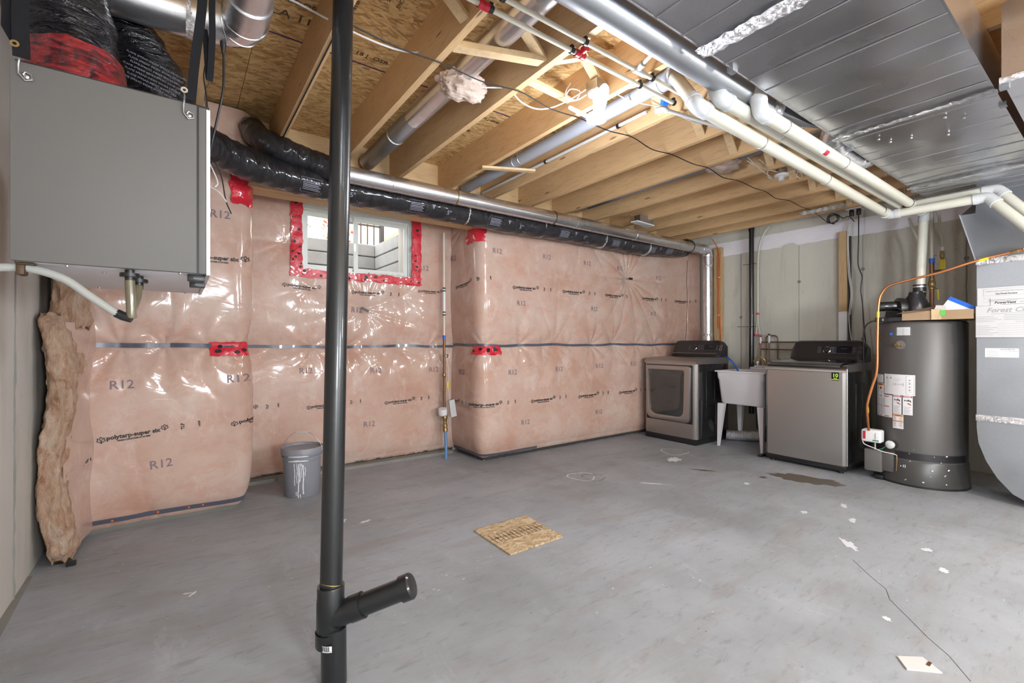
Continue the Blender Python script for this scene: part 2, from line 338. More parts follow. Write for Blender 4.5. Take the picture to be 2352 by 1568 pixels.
def obj(name, ge, mat, parent=None, loc=None, fixn=True):
    """one mesh object; ge in world coordinates"""
    L = WL[parent] if parent is not None else Vector(loc if loc else (0, 0, 0))
    me = bpy.data.meshes.new(name)
    me.from_pydata([(p[0]-L.x, p[1]-L.y, p[2]-L.z) for p in ge.v], [], ge.f)
    me.polygons.foreach_set('use_smooth', ge.sm)
    if fixn and len(ge.f) < 60000:
        bm = bmesh.new(); bm.from_mesh(me); bmesh.ops.recalc_face_normals(bm, faces=bm.faces); bm.to_mesh(me); bm.free()
    me.materials.append(M[mat] if isinstance(mat, str) else mat)
    try:
        me.set_sharp_from_angle(angle=math.radians(40))
    except Exception: pass
    o = bpy.data.objects.new(name, me); COL.objects.link(o)
    if parent is not None: o.parent = parent
    else: o.location = L
    WL[o] = L; return o
def thing(name, label, cat, loc=(0, 0, 0), group=None):
    o = bpy.data.objects.new(name, None); COL.objects.link(o); o.location = loc; o.empty_display_size = .1
    o['label'] = label; o['category'] = cat
    if group: o['group'] = group
    WL[o] = Vector(loc); return o
def tag(o, label, cat, group=None):
    o['label'] = label; o['category'] = cat
    if group: o['group'] = group
    return o
def struct(o): o['kind'] = 'structure'; return o
def cr(P, n=8):
    """smooth path through points"""
    P = [Vector(p) for p in P]; Q = [P[0]*2-P[1]]+P+[P[-1]*2-P[-2]]; o = []
    for i in range(1, len(Q)-2):
        a, b, c, d = Q[i-1:i+3]
        for k in range(n):
            t = k/n; o.append(.5*((2*b)+(c-a)*t+(2*a-5*b+4*c-d)*t*t+(3*b-a-3*c+d)*t**3))
    return o+[P[-1]]
def bend(P, r, n=6):
    """polyline with rounded corners"""
    P = [Vector(p) for p in P]; o = [P[0]]
    for i in range(1, len(P)-1):
        a = (P[i-1]-P[i]); b = (P[i+1]-P[i]); rr = min(r, a.length*.49, b.length*.49); a = P[i]+a.normalized()*rr; c = P[i]+b.normalized()*rr
        for k in range(n+1):
            t = k/n; o.append(a*(1-t)**2+P[i]*2*t*(1-t)+c*t*t)
    return o+[P[-1]]
def text_mesh(s, size, bold=.0, align='CENTER', shear=0.0):
    """flat letters in xy, returns verts (x,y) and faces"""
    cu = bpy.data.curves.new('t', 'FONT'); cu.body = s; cu.size = size; cu.align_x = align; cu.align_y = 'CENTER'; cu.offset = bold; cu.shear = shear
    cu.resolution_u = 2
    o = bpy.data.objects.new('t', cu); COL.objects.link(o)
    me = bpy.data.meshes.new_from_object(o); v = [(p.co.x, p.co.y) for p in me.vertices]; f = [tuple(p.vertices) for p in me.polygons]
    bpy.data.objects.remove(o, do_unlink=True); bpy.data.meshes.remove(me); bpy.data.curves.remove(cu)
    return v, f
_tc = {}
def letters(name, s, size, mat, fn, parent, bold=0.0, align='CENTER', rot=0.0, extra=None, label=None, shear=0.0):
    """letters laid on a surface through fn(u, v) -> world point"""
    key = (s, size, bold, align, shear)
    if key not in _tc: _tc[key] = text_mesh(s, size, bold, align, shear)
    v, f = _tc[key]; ca, sa = math.cos(rot), math.sin(rot)
    ge = G(); ge.add([fn(x*ca-y*sa, x*sa+y*ca) for x, y in v], f)
    if extra:
        for pol in extra: ge.add([fn(x*ca-y*sa, x*sa+y*ca) for x, y in pol], [tuple(range(len(pol)))])
    o = obj(name, ge, mat, parent, fixn=False)
    if label: o['label'] = label
    return o
def planefn(c, ux, uy):
    c, ux, uy = Vector(c), Vector(ux), Vector(uy)
    return lambda x, y: c+ux*x+uy*y
def rects(L): return [[(a, b), (c, b), (c, d), (a, d)] for a, b, c, d in L]
def ring(ge, path_pt, axis, r, t=.0035, w=.006, n=20):
    """thin band round a pipe"""
    A = Vector(axis).normalized(); c = Vector(path_pt)-A*(w/2)
    return ge.lathe([(r*.98, 0), (r+t, 0), (r+t, w), (r*.98, w)], c, A, n)
# ================================================================== SETTING
X0, X1, Y0, Y1, ZJ, ZS = -0.64, 6.08, -2.6, 4.95, 2.66, 2.93
struct(obj('floor', G().box(X0-.2, X1+.2, Y0, Y1, -.12, 0), 'floor'))
struct(obj('wall_left', G().box(X0-.2, X0, Y0, Y1, 0, ZS), 'wall_l'))
wr = struct(obj('wall_right', G().box(X1, X1+.2, Y0, Y1, 0, ZS), 'wall_r'))
struct(obj('wall_front', G().box(X0-.2, X1+.2, Y0-.2, Y0, 0, ZS), 'wall_l'))
wb = G(); wb.box(X0, .31, 3.93, Y1, 0, 2.62); wb.box(2.53, X1, 3.98, Y1, 0, 2.62)
WX0, WX1, WZ0, WZ1 = .90, 1.95, 1.84, 2.50
wb.box(.31, WX0, 4.58, 4.82, 0, 2.62); wb.box(WX1, 2.53, 4.58, 4.82, 0, 2.62)
wb.box(WX0, WX1, 4.58, 4.82, 0, WZ0); wb.box(WX0, WX1, 4.58, 4.82, WZ1, 2.62)
wb.box(.31, 2.53, 4.0, 4.82, 2.56, 2.62)
wback = struct(obj('wall_back', wb, 'wall_l'))
obj('rim_board', G().box(X0, X1, 4.02, 4.06, 2.62, ZS), 'woodx', wback)
# dark joint lines and form-tie holes cast in the right wall
for y, z0, z1, r in ((3.15, .2, 2.42, .006), (2.44, .2, 2.4, .004), (1.80, .6, 2.4, .004), (.98, .9, 2.4, .009)):
    c = G(); n = 14
    pts = [(X1-.001, y+.002*math.sin(k*2.3+y*9), z0+(z1-z0)*k/n) for k in range(n+1)]
    c.tube(pts, r*.6, 6); obj('form_joint', c, 'curb', wr)
for y, z in ((3.15, 1.55), (2.44, 1.95), (2.44, 1.2), (1.80, 2.02), (1.80, 1.25), (.98, 2.02)):
    obj('tie_hole', G().lathe([(0, 0), (.014, 0), (.02, .003), (.014, .004), (0, .002)], (X1, y, z), (-1, 0, 0), 12), 'curb', wr)
lc = G(); rs_ = random.Random(8)
lc.tube([(X0+.001, 3.14+.05*t_+rs_.uniform(-.006, .006), 2.3*t_) for t_ in [k/40 for k in range(41)]], [.003+.005*rs_.random() for _ in range(41)], 6); obj('form_joint', lc, 'curb', bpy.data.objects['wall_left'])
# white waterproof membrane turned down over the top of the right wall
n = 90; ge = G(); vs = []; fs = []
for i in range(n+1):
    y = 3.62-4.6*i/n
    for j in range(7):
        t = j/6
        z = 2.585-(.185+.004*math.sin(i*.37)+.003*math.sin(i*1.7))*t
        if j == 6 and i in (20, 21, 22): z += .03
        vs.append((X1-.006-.008*abs(math.sin(i*.5+j*1.3))-.003*math.sin(i*1.9+j), y, z))
for i in range(n):
    for j in range(6): a = i*7+j; fs.append((a, a+1, a+8, a+7))
ge.add(vs, fs, True); obj('membrane', ge, 'memb', wr)
# ---------------- ceiling: subfloor sheets, joists, bridging
ce = struct(obj('ceiling', G().box(X0-.2, X1+.2, Y0-.2, Y1, ZS+.02, ZS+.1), 'osb'))
ys = [-2.6, -.84, .38, 1.60, 2.82, 4.10, 4.95]
for j in range(len(ys)-1):
    xs = [X0-.2, 1.56, 4.0, X1+.2] if j % 2 else [X0-.2, .34, 2.78, 5.22, X1+.2]
    for i in range(len(xs)-1):
        obj('osb_sheet', G().box(xs[i]+.0015, xs[i+1]-.0015, ys[j]+.002, ys[j+1]-.002, ZS, ZS+.018), 'osb', ce)
    if j: obj('sheet_edge', G().box(X0, X1, ys[j]-.005, ys[j]+.005, ZS-.002, ZS+.004), 'purple', ce)
JX = [-.37, .117, .605, 1.092, 1.58, 2.067, 2.555, 3.042, 3.529, 4.017, 4.504, 4.990, 5.479, 5.84]
for x in JX:
    obj('joist', G().box(x-.038, x, Y0, 4.02, ZJ, ZS), 'joist', ce)
for i in range(1, len(JX)-1):
    a, b = JX[i], JX[i+1]-.038; jit = .03*math.sin(i*2.1)
    if abs(b-a) < .3: continue
    if i != 3:
        obj('bridging_strip', G().beam((a, 1.79+jit, ZJ+.03), (b, 1.79+jit, ZS-.03), .055, .02), 'brid', ce)
    obj('bridging_strip', G().beam((a, 1.72+jit, ZS-.03), (b, 1.84+jit, ZJ+.03), .055, .02), 'brid', ce)
obj('bridging_strip', G().beam((1.09, 1.99, ZJ+.018), (1.545, 1.84, ZJ+.03), .055, .03), 'brid', ce)
obj('bridging_strip', G().beam((1.585, 2.05, ZJ+.05), (2.03, 2.16, ZJ+.11), .05, .02), 'brid', ce)
obj('blocking', G().box(1.586, 2.02, 1.42, 1.46, ZJ+.02, ZJ+.1), 'brid', ce)
# mill stamps on the subfloor and joists
for s_, sz, x, y, r in (('OXILSLA 11', .085, .36, 2.62, 0), ('DURASTRAND FLOORING', .052, .36, 2.50, 0), ('3/4 T&G 48 x 96', .04, .78, 1.98, 1.57),
                        ('SHEATHING SPAN 24 OC', .034, .72, 2.3, 1.57), ('EXPOSURE 1', .036, .84, 2.15, 1.57), ('SIZED FOR SPACING', .03, .90, 2.1, 1.57),
                        ('324  | 18 |  OSB  | O2', .05, .93, 2.72, 0.0), ('FLOORING', .06, 2.32, 1.93, 0), ('23/32 | 1F24 | 2R48', .04, 1.86, 2.95, 0), ('3R18', .05, 1.85, 3.2, 0)):
    letters('mill_stamp', s_, sz, 'inkw', planefn((x, y, ZS-.003), (1, 0, 0), (0, -1, 0)), ce, .0005, rot=-r)
# ---------------- wooden beam over the window recess
bm_ = thing('lintel_beam', 'three-ply pale lumber beam running over the basement window recess', 'beam', (.3, 3.86, 2.372))
for k in range(3): obj('ply', G().box(.30, 2.44, 3.862+k*.04, 3.8995+k*.04, 2.372+.003*(k % 2), 2.655), 'woodx', bm_)
obj('ply', G().box(.30, 2.44, 3.984, 4.10, 2.378, 2.655), 'woodx', bm_)
obj('framing_plate', G().box(1.70, 1.73, 3.858, 3.862, 2.40, 2.62), 'inkw', bm_)['label'] = 'punched metal tie plate'

# ================================================================== POLY-COVERED INSULATION
def path(P, r, step=.013):
    Q = bend([(a, b, 0) for a, b in P], r, 10)
    L = [0]
    for i in range(1, len(Q)): L.append(L[-1]+(Q[i]-Q[i-1]).length)
    n = int(L[-1]/step)+1; s = np.linspace(0, L[-1], n+1)
    x = np.interp(s, L, [q.x for q in Q]); y = np.interp(s, L, [q.y for q in Q])
    dx = np.gradient(x, s); dy = np.gradient(y, s); l = np.hypot(dx, dy)
    return s, x, y, dy/l, -dx/l
def nz(s, z, seed, f=1.0):
    rs = np.random.RandomState(seed); o = 0
    for k in range(14):
        a = rs.uniform(0, 2*PI); q = f*rs.uniform(3, 15)
        o = o+np.sin(s*math.cos(a)*q+z*math.sin(a)*q+rs.uniform(0, 6))/(1+q*.16)
    return o/5
class Blanket:
    def __init__(b, P, r, ztop, pins, stars, seed, A=.05, zs=1.19, holes=None, dents=()):
        b.s, b.x, b.y, b.nx, b.ny = path(P, r); b.ztop = ztop; b.pins = pins; b.stars = stars; b.seed = seed; b.A = A; b.zs = zs; b.dents = dents
    def D(b, s, z):
        s = np.asarray(s, float); z = np.asarray(z, float)
        lo = np.clip((z-.085)/(b.zs-.085), 0, 1); hi = np.clip((z-b.zs)/(b.ztop+.35-b.zs), 0, 1)
        t = np.where(z < b.zs, lo, hi); pil = b.A*(1-np.abs(2*t-1)**5)
        d = pil+.011*nz(s, z, b.seed)+.005*nz(s, z, b.seed+1, 2.4)
        d = d-.045*np.exp(-np.clip(z-.02, 0, 9)/.03)
        rel = np.zeros_like(d)
        for k, sp in enumerate(b.pins):
            for q, dz0 in ((0, b.zs), ):
                dx = s-sp; dz = z-dz0; r_ = np.hypot(dx, dz)+1e-6; an = np.arctan2(dx, np.abs(dz))
                d = d-.018*np.exp(-r_/.06)+(.006+.004*(k % 3))*np.exp(-r_/(.12+.05*(k % 4)))*np.cos(an*(5+k*3 % 4)+k*1.3+3*r_)*(r_/(r_+.03))
        for k, (sp, zp, amp, nf, reach) in enumerate(b.stars):
            dx = s-sp; dz = z-zp; r_ = np.hypot(dx, dz)+1e-6; an = np.arctan2(dx, dz)
            fold = np.abs(np.sin(an*nf/2+k+.8*np.sin(an*3)))**.55
            d = d-amp*np.exp(-r_/.10)+amp*.42*np.exp(-r_/reach)*(fold-.6)*(r_/(r_+.06))
        for sp, zp, ws, wz, amp in b.dents:
            d = d-amp*np.exp(-((s-sp)/ws)**2-((z-zp)/wz)**2)
        return d
    def at(b, s, z, eps=0.0):
        d = float(b.D(s, z))+eps
        i = np.interp
        return Vector((i(s, b.s, b.x)+i(s, b.s, b.nx)*d, i(s, b.s, b.y)+i(s, b.s, b.ny)*d, z))
    def mesh(b, z0=.03, step=.0135, hole=None):
        z = np.linspace(z0, b.ztop, int((b.ztop-z0)/step)+1); Sg, Zg = np.meshgrid(b.s, z, indexing='ij'); d = b.D(Sg, Zg)
        X = b.x[:, None]+b.nx[:, None]*d; Y = b.y[:, None]+b.ny[:, None]*d
        ns, nzz = Sg.shape; ge = G(); ge.v = list(zip(X.ravel().tolist(), Y.ravel().tolist(), Zg.ravel().tolist()))
        I = np.arange(ns*nzz).reshape(ns, nzz); a = I[:-1, :-1]; c = I[1:, :-1]; e = I[1:, 1:]; f = I[:-1, 1:]
        F = np.stack([a, c, e, f], -1).reshape(-1, 4)
        if hole:
            sm = (Sg[:-1, :-1]+Sg[1:, 1:])/2; zm = (Zg[:-1, :-1]+Zg[1:, 1:])/2
            k = ~((sm > hole[0]) & (sm < hole[1]) & (zm > hole[2]) & (zm < hole[3])); F = F[k.ravel()]
        ge.f = [tuple(q) for q in F.tolist()]; ge.sm = [True]*len(ge.f); return ge
    def ribbon(b, s0, s1, zc, w_, eps, t=.002, wob=.0, rag=0, ns=None):
        n = ns or max(6, int((s1-s0)/.03)); ge = G(); vs = []
        for i in range(n+1):
            s = s0+(s1-s0)*i/n; z = zc+wob*math.sin(s*5.3)+wob*.6*math.sin(s*13)
            for q in (-1, 1):
                zz = z+q*w_/2+(rag*random.uniform(-1, 1) if rag else 0); p = b.at(s, zz, eps); vs += [tuple(p), tuple(b.at(s, zz, eps-t-.012))]
        fs = []
        for i in range(n): a = i*4; fs += [(a, a+4, a+6, a+2), (a, a+1, a+5, a+4), (a+2, a+6, a+7, a+3)]
        fs += [(0, 2, 3, 1), (n*4, n*4+1, n*4+3, n*4+2)]
        return ge.add(vs, fs, True)
    def patch(b, s0, s1, z0, z1, eps=.006, rag=.006, n=10, m=5, wr_=.004):
        ge = G(); vs = []; rs = random.Random(int(s0*1000+z0*77))
        for i in range(n+1):
            for j in range(m+1):
                e = (i in (0, n)) or (j in (0, m))
                s = s0+(s1-s0)*i/n+(rs.uniform(-rag, rag) if e else 0); z = z0+(z1-z0)*j/m+(rs.uniform(-rag, rag) if e else 0)
                vs.append(tuple(b.at(s, z, eps+rs.uniform(-wr_, wr_)+.003)))
        fs = [(i*(m+1)+j, (i+1)*(m+1)+j, (i+1)*(m+1)+j+1, i*(m+1)+j+1) for i in range(n) for j in range(m)]
        return ge.add(vs, fs, True)
    def fn(b, s0, z0, eps=.0035): return lambda u, v: b.at(s0+u, z0+v, eps)
def disc(cx, cy, rx, ry=None, n=12):
    ry = ry or rx; return [(cx+rx*math.cos(2*PI*k/n), cy+ry*math.sin(2*PI*k/n)) for k in range(n)]
def leafmark(cx, cy, r):
    """small printed maple-leaf outline with a letter inside, as thin strokes"""
    P = [(0, 1), (.3, .45), (.8, .6), (.65, .1), (1, -.1), (.4, -.6), (.1, -.5), (0, -1), (-.1, -.5), (-.4, -.6), (-1, -.1), (-.65, .1), (-.8, .6), (-.3, .45)]
    o = []
    for i in range(len(P)):
        a = Vector(P[i]); c = Vector(P[(i+1) % len(P)]); d = (c-a).normalized(); q = Vector((-d.y, d.x))*.09
        o.append([(cx+r*p.x, cy+r*p.y) for p in (a-q, c-q, c+q, a+q)])
    o.append([(cx+r*x, cy+r*y) for x, y in ((-.35, .35), (-.15, .35), (.08, -.45), (-.08, -.45))])
    o.append([(cx+r*x, cy+r*y) for x, y in ((.35, .5), (.5, .5), (.08, -.45), (-.08, -.45))])
    return o
def wordmark(bl, s, z, par, sc=1.0, rot=0.0, side=True, shrink=1.0):
    f = bl.fn(s, z); k = sc
    letters('film_print', 'polytarp-super six', .047*k, 'ink', f, par, .0016*k, rot=rot, extra=leafmark(-.205*k, -.006, .028*k)+leafmark(.205*k, .012, .026*k))
    letters('film_print', '09000-CAN/CGSB-51.34-M86', .017*k, 'ink', f2(bl, s, z, rot, 0, -.034*k), par, .0006, rot=rot)
    if side:
        letters('film_print', 'TLP', .034*k, 'ink', f2(bl, s, z, rot, .33*k, .0), par, .001, rot=PI/2+rot)
        letters('film_print', '14000', .022*k, 'ink', f2(bl, s, z, rot, .45*k, .0), par, .0008, rot=PI/2+rot)
def f2(bl, s, z, rot, du, dv):
    ca, sa = math.cos(rot), math.sin(rot); return bl.fn(s+du*ca-dv*sa, z+du*sa+dv*ca)
def r12(bl, s, z, par, sc=1.0, rot=0.0): letters('batt_stamp', 'R12', .078*sc, 'inkf', bl.fn(s, z, .003), par, .0007, rot=rot)
def roundels(bl, s0, s1, z0, z1, par, n, r=.014):
    rs = random.Random(int(s0*991+z0*13+n)); ge = G()
    for k in range(n):
        s = rs.uniform(s0+r, s1-r); z = rs.uniform(z0+r, z1-r); f = bl.fn(s, z, .0155)
        ge.add([f(x, y) for x, y in disc(0, 0, r*.9, r*.75, 10)], [tuple(range(10))])
    o = obj('printed_roundels', ge, 'ink', par, fixn=False); o['kind'] = 'stuff'

# --- left bay
B1 = Blanket([(-.57, 3.87), (.40, 3.87), (.40, 4.52)], .085, 2.90, [.02, .26, .49, .72, .93], [(.70, 2.22, .03, 9, .3), (.25, 1.60, .02, 6, .3), (.25, 1.195, .04, 8, .35), (.52, 1.195, .04, 7, .4), (.40, .10, .03, 7, .4)], 11, A=.045, zs=1.195,
             dents=[(.07, .72, .02, .16, .03), (.95, 2.4, .1, .2, .02)])
t1 = thing('insulation_blanket', 'left bay of clear-filmed pink insulation behind the grey ventilator box', 'insulation', (-.57, 3.9, 0), 'film-covered wall insulation')
obj('filmed_batt', B1.mesh(), 'poly', t1)
obj('clamping_strap', B1.ribbon(.0, 1.55, B1.zs, .030, .006, wob=.004), 'strap', t1)
obj('clamping_strap', B1.ribbon(.02, 1.0, .075, .03, .010, wob=.003), 'strap', t1)
obj('base_edge', B1.ribbon(.0, 1.6, .022, .05, -.005, .02, rag=.003), 'curb', t1)
for s in (.03, .26): obj('orange_fixing', G().lathe([(0, .008), (.005, .008), (.008, .002), (.008, 0)], B1.at(s, B1.zs, .004), (0, -1, 0), 10), 'orange', t1)
for s in (.22, .45, .62, .70): obj('orange_fixing', G().lathe([(0, .008), (.005, .008), (.008, .002), (.008, 0)], B1.at(s, .078, .008), (0, -1, 0), 10), 'orange', t1)
obj('red_tape', B1.patch(.74, .98, 1.12, 1.22, n=14, m=6, rag=.003, wr_=.002), 'red', t1)
roundels(B1, .75, .97, 1.125, 1.215, t1, 5, .017)
obj('red_tape', B1.patch(.86, 1.03, 2.22, 2.44, n=8, m=8, rag=.012, wr_=.01), 'red', t1)
wordmark(B1, .33, .625, t1, .78, .09)
wordmark(B1, 1.03, .66, t1, .72, .14, side=False)
wordmark(B1, .76, 1.81, t1, .85, .0); r12(B1, .27, .945, t1, 1.0, .02); r12(B1, .90, .955, t1, 1.0, .05); r12(B1, .47, .41, t1, 1.0, .06); r12(B1, .80, 2.12, t1)
# --- window recess
B2 = Blanket([(.36, 4.52), (2.50, 4.52)], .01, 2.60, [.30, .62, .95, 1.18, 1.45, 1.80, 2.10], [(1.10, 1.54, .055, 11, .34), (.62, 1.72, .022, 8, .2), (1.50, 1.68, .022, 9, .22), (.40, 2.1, .035, 9, .2), (1.45, 1.175, .03, 9, .35), (.95, 1.175, .025, 9, .3)], 23, A=.045, zs=1.175)
t2 = thing('insulation_blanket', 'middle stretch of clear-filmed pink insulation around the small basement window', 'insulation', (.36, 4.55, 0), 'film-covered wall insulation')
HW = (.86-.36, 2.0-.36, 1.855, 2.7)
obj('filmed_batt', B2.mesh(hole=HW), 'poly', t2)
obj('clamping_strap', B2.ribbon(.03, 2.1, B2.zs, .026, .006, wob=.006), 'strap', t2)
obj('base_edge', B2.ribbon(0, 2.12, .03, .05, .0, .02, rag=.004), 'damp', t2)
obj('footing_edge', G().box(.42, 2.42, 4.44, 4.56, 0, .03), 'curb', t2)
S2 = lambda x: x-.36
wordmark(B2, S2(.90), 1.725, t2, .72, -.06); wordmark(B2, S2(1.50), 1.705, t2, .72, .0); wordmark(B2, S2(2.17), 1.76, t2, .62, 0, side=False)
wordmark(B2, S2(.38), .645, t2, .72, .05); wordmark(B2, S2(1.10), .63, t2, .72, .04); wordmark(B2, S2(1.83), .615, t2, .72, .03)
for x, z in ((.93, .955), (1.58, .935), (2.21, .92), (1.51, .41), (1.40, 1.53), (2.09, 2.0)): r12(B2, S2(x), z, t2, .95)
obj('black_clip', G().box(1.425, 1.50, 4.44, 4.455, 1.525, 1.545, Matrix.Rotation(.45, 3, 'Y')), 'blackp', t2)
# red tape round the window
for nm, a in (('l', (.80, .90, 1.84, 2.55)), ('r', (1.955, 2.055, 1.84, 2.50)), ('b', (.80, 2.06, 1.81, 1.885))):
    vert = nm != 'b'; pa = B2.patch(S2(a[0]), S2(a[1]), a[2], a[3], eps=.012, rag=.009, n=4 if vert else 34, m=22 if vert else 4, wr_=.006)
    obj('red_tape', pa, 'red', t2); roundels(B2, S2(a[0]), S2(a[1]), a[2], a[3], t2, 16 if vert else 20, .016)
# --- right bay: return, long front, corner return on the right wall
P3 = [(2.47, 4.54), (2.47, 3.93), (6.02, 3.93), (6.02, 3.68)]
B3 = Blanket(P3, .09, 2.60, [.35, .60, 1.05, 1.38, 1.75, 2.15, 2.55, 2.95, 3.35, 3.7], [(2.79, 2.03, .075, 17, .60), (1.95, 2.62, .07, 11, .75), (.28, 2.45, .06, 9, .5), (1.55, 1.19, .045, 9, .45), (2.55, 1.19, .05, 9, .5), (2.15, 1.19, .03, 7, .4), (3.6, 1.3, .02, 10, .3), (.95, 1.19, .03, 8, .35)], 37, A=.05, zs=1.185,
             dents=[(.33, .52, .12, .03, .03)])
S3 = lambda x: .57+(x-2.47)
t3 = thing('insulation_blanket', 'right-hand bay of clear-filmed pink insulation beside the dryer', 'insulation', (2.47, 3.95, 0), 'film-covered wall insulation')
obj('filmed_batt', B3.mesh(), 'poly', t3)
obj('clamping_strap', B3.ribbon(.04, 3.95, B3.zs, .027, .006, wob=.005), 'strap', t3)
obj('clamping_strap', B3.ribbon(.04, 1.3, .06, .025, .012, wob=.003), 'strap', t3)
obj('base_edge', B3.ribbon(.04, 4.1, .025, .05, -.002, .02, rag=.004), 'damp', t3)
wordmark(B3, .34, 1.83, t3, .72, .12); wordmark(B3, .12, .585, t3, .6, 0)
for x in (3.01, 3.71, 4.40, 5.12, 5.84): wordmark(B3, S3(x), 1.80, t3, .76, 0)
for x in (2.52, 3.25, 3.96, 4.67): wordmark(B3, S3(x), .585, t3, .76, .02)
for x, z in ((2.64, 2.15), (3.30, 2.16), (3.92, 2.15), (4.52, 2.15), (2.95, 1.63), (4.04, 1.615), (5.19, 1.60), (2.83, .90), (3.49, .91), (4.15, .925), (4.77, .935), (3.0, .36), (4.13, .37), (5.3, 2.09)): r12(B3, S3(x), z, t3, .95)
r12(B3, .12, 2.13, t3); r12(B3, .30, .90, t3)
obj('red_tape', B3.patch(S3(2.36)+.02, S3(2.70), 1.09, 1.18, n=16, m=6, rag=.008), 'red', t3); roundels(B3, S3(2.40), S3(2.68), 1.1, 1.17, t3, 7, .017)
obj('red_tape', B3.patch(S3(2.30), S3(2.52), 2.235, 2.40, n=9, m=7, rag=.012, wr_=.008), 'red', t3)
obj('black_clip', G().box(4.66, 4.72, 3.85, 3.865, 2.02, 2.045), 'blackp', t3)
obj('corner_seam', G().tube([tuple(B3.at(S3(5.98), z, .002)) for z in np.linspace(.1, 2.4, 20)], .004, 6), 'inkw', t3)

# --- raw batt ends in the left corner
def raw_batt(name, label, z0, z1, cx, cy, wx, wy, lean, seed, open_=True):
    ge = G(); nzz = int((z1-z0)/.012); na = 56; vs = []
    for i in range(nzz+1):
        z = z0+(z1-z0)*i/nzz; t = i/nzz
        for k in range(na):
            a = 2*PI*k/na; ca, sa = math.cos(a), math.sin(a)
            sx = math.copysign(abs(ca)**.5, ca); sy = math.copysign(abs(sa)**.5, sa)
            x = sx*wx/2; y = sy*wy/2
            nn = noise.fractal(Vector((x*7+seed, y*7, z*5)), 1, 2.2, 5)*.026+noise.noise(Vector((seed, k*.15, z*3)))*.016+noise.fractal(Vector((x*26, y*26, z*18+seed)), 1, 2.2, 4)*.011
            taper = 1-.25*max(0, (t-.93)/.07)**2-.2*max(0, (.04-t)/.04)
            X = cx+(x+nn*ca)*taper+lean[0]*t+.02*math.sin(z*6+seed); Yy = cy+(y+nn*sa)*taper+lean[1]*t
            vs.append((max(X, X0+.006), Yy, z+.012*math.sin(k*.9+seed)*(1 if i in (0, nzz) else 0)))
    fs = [(i*na+k, i*na+(k+1) % na, (i+1)*na+(k+1) % na, (i+1)*na+k) for i in range(nzz) for k in range(na)]
    fs += [tuple(reversed(range(na))), tuple(range(nzz*na, (nzz+1)*na))]
    ge.add(vs, fs, True); t = thing(name, label, 'insulation', (cx, cy, z0)); obj('fibre_roll', ge, 'fibre', t); return t
tb = raw_batt('fibreglass_batt', 'raw pink fibreglass batt standing on the floor in the left corner', .015, 1.375, -.553, 3.63, .12, .40, (0, .03), 2.0)
c_ = G(); n = 40; vs = []
for i in range(n+1):
    z = .05+1.28*i/n
    for j in range(7):
        u = j/6; vs.append((-.512+.075*u+.01*math.sin(z*9+u*3)-.012*math.sin(u*PI)*math.cos(z*17), 3.50+.37*u-.05*math.sin(u*PI), z))
for i in range(n):
    for j in range(6): a = i*7+j; c_.f.append((a, a+1, a+8, a+7))
c_.v = vs; c_.sm = [True]*len(c_.f); obj('film_flap', c_, 'poly', tb)
B0 = lambda u, v: Vector((-.475+u*.42, 3.655+u*.85, .50+v))
letters('film_print', 'lytarp-super s', .036, 'ink', B0, tb, .001, rot=.15)
obj('black_foot', G().box(-.50, -.46, 3.42, 3.45, .002, .022), 'blackp', tb)
raw_batt('fibreglass_batt', 'torn pink fibreglass batt leaning above the lower one in the left corner', 1.30, 2.45, -.49, 3.66, .15, .22, (-.09, .08), 9.0)

# ================================================================== WINDOW
wf = G(); yf = 4.60
def frame(ge, x0, x1, z0, z1, w_, y0, y1):
    ge.box(x0, x1, y0, y1, z0, z0+w_); ge.box(x0, x1, y0, y1, z1-w_, z1); ge.box(x0, x0+w_, y0, y1, z0+w_, z1-w_); ge.box(x1-w_, x1, y0, y1, z0+w_, z1-w_)
frame(wf, .86, 2.0, 1.845, 2.52, .045, 4.50, 4.60); frame(wf, .89, 1.97, 1.875, 2.49, .03, 4.53, 4.60)
win = obj('window_1', wf, 'vinyl'); struct(win)
def sash(x0, x1, y0):
    ge = G(); frame(ge, x0, x1, 1.905, 2.44, .038, y0, y0+.025); s = obj('sash', ge, 'vinyl', win)
    obj('pane', G().box(x0+.036, x1-.036, y0+.01, y0+.014, 1.94, 2.405), 'glass', s)
sash(.925, 1.43, 4.565); sash(1.38, 1.935, 4.535)
obj('latch', G().box(1.375, 1.392, 4.515, 4.536, 2.10, 2.18), 'zinc', win)
fo = G(); vs = []
for i in range(31):
    x = 1.52+.38*i/30
    for j in range(5): a = PI*j/4; vs.append((x, 4.515-.012*math.sin(a)*(1+.5*math.sin(i*2.1)), 1.893+.012*math.cos(a)*(1+.6*math.sin(i*1.3+1))))
fo.add(vs, [(i*5+j, (i+1)*5+j, (i+1)*5+j+1, i*5+j+1) for i in range(30) for j in range(4)], True); obj('foam_bead', fo, 'foam', win)
obj('sill', G().box(WX0, WX1, 4.6, 4.9, WZ0-.03, WZ0), 'vinyl', win)
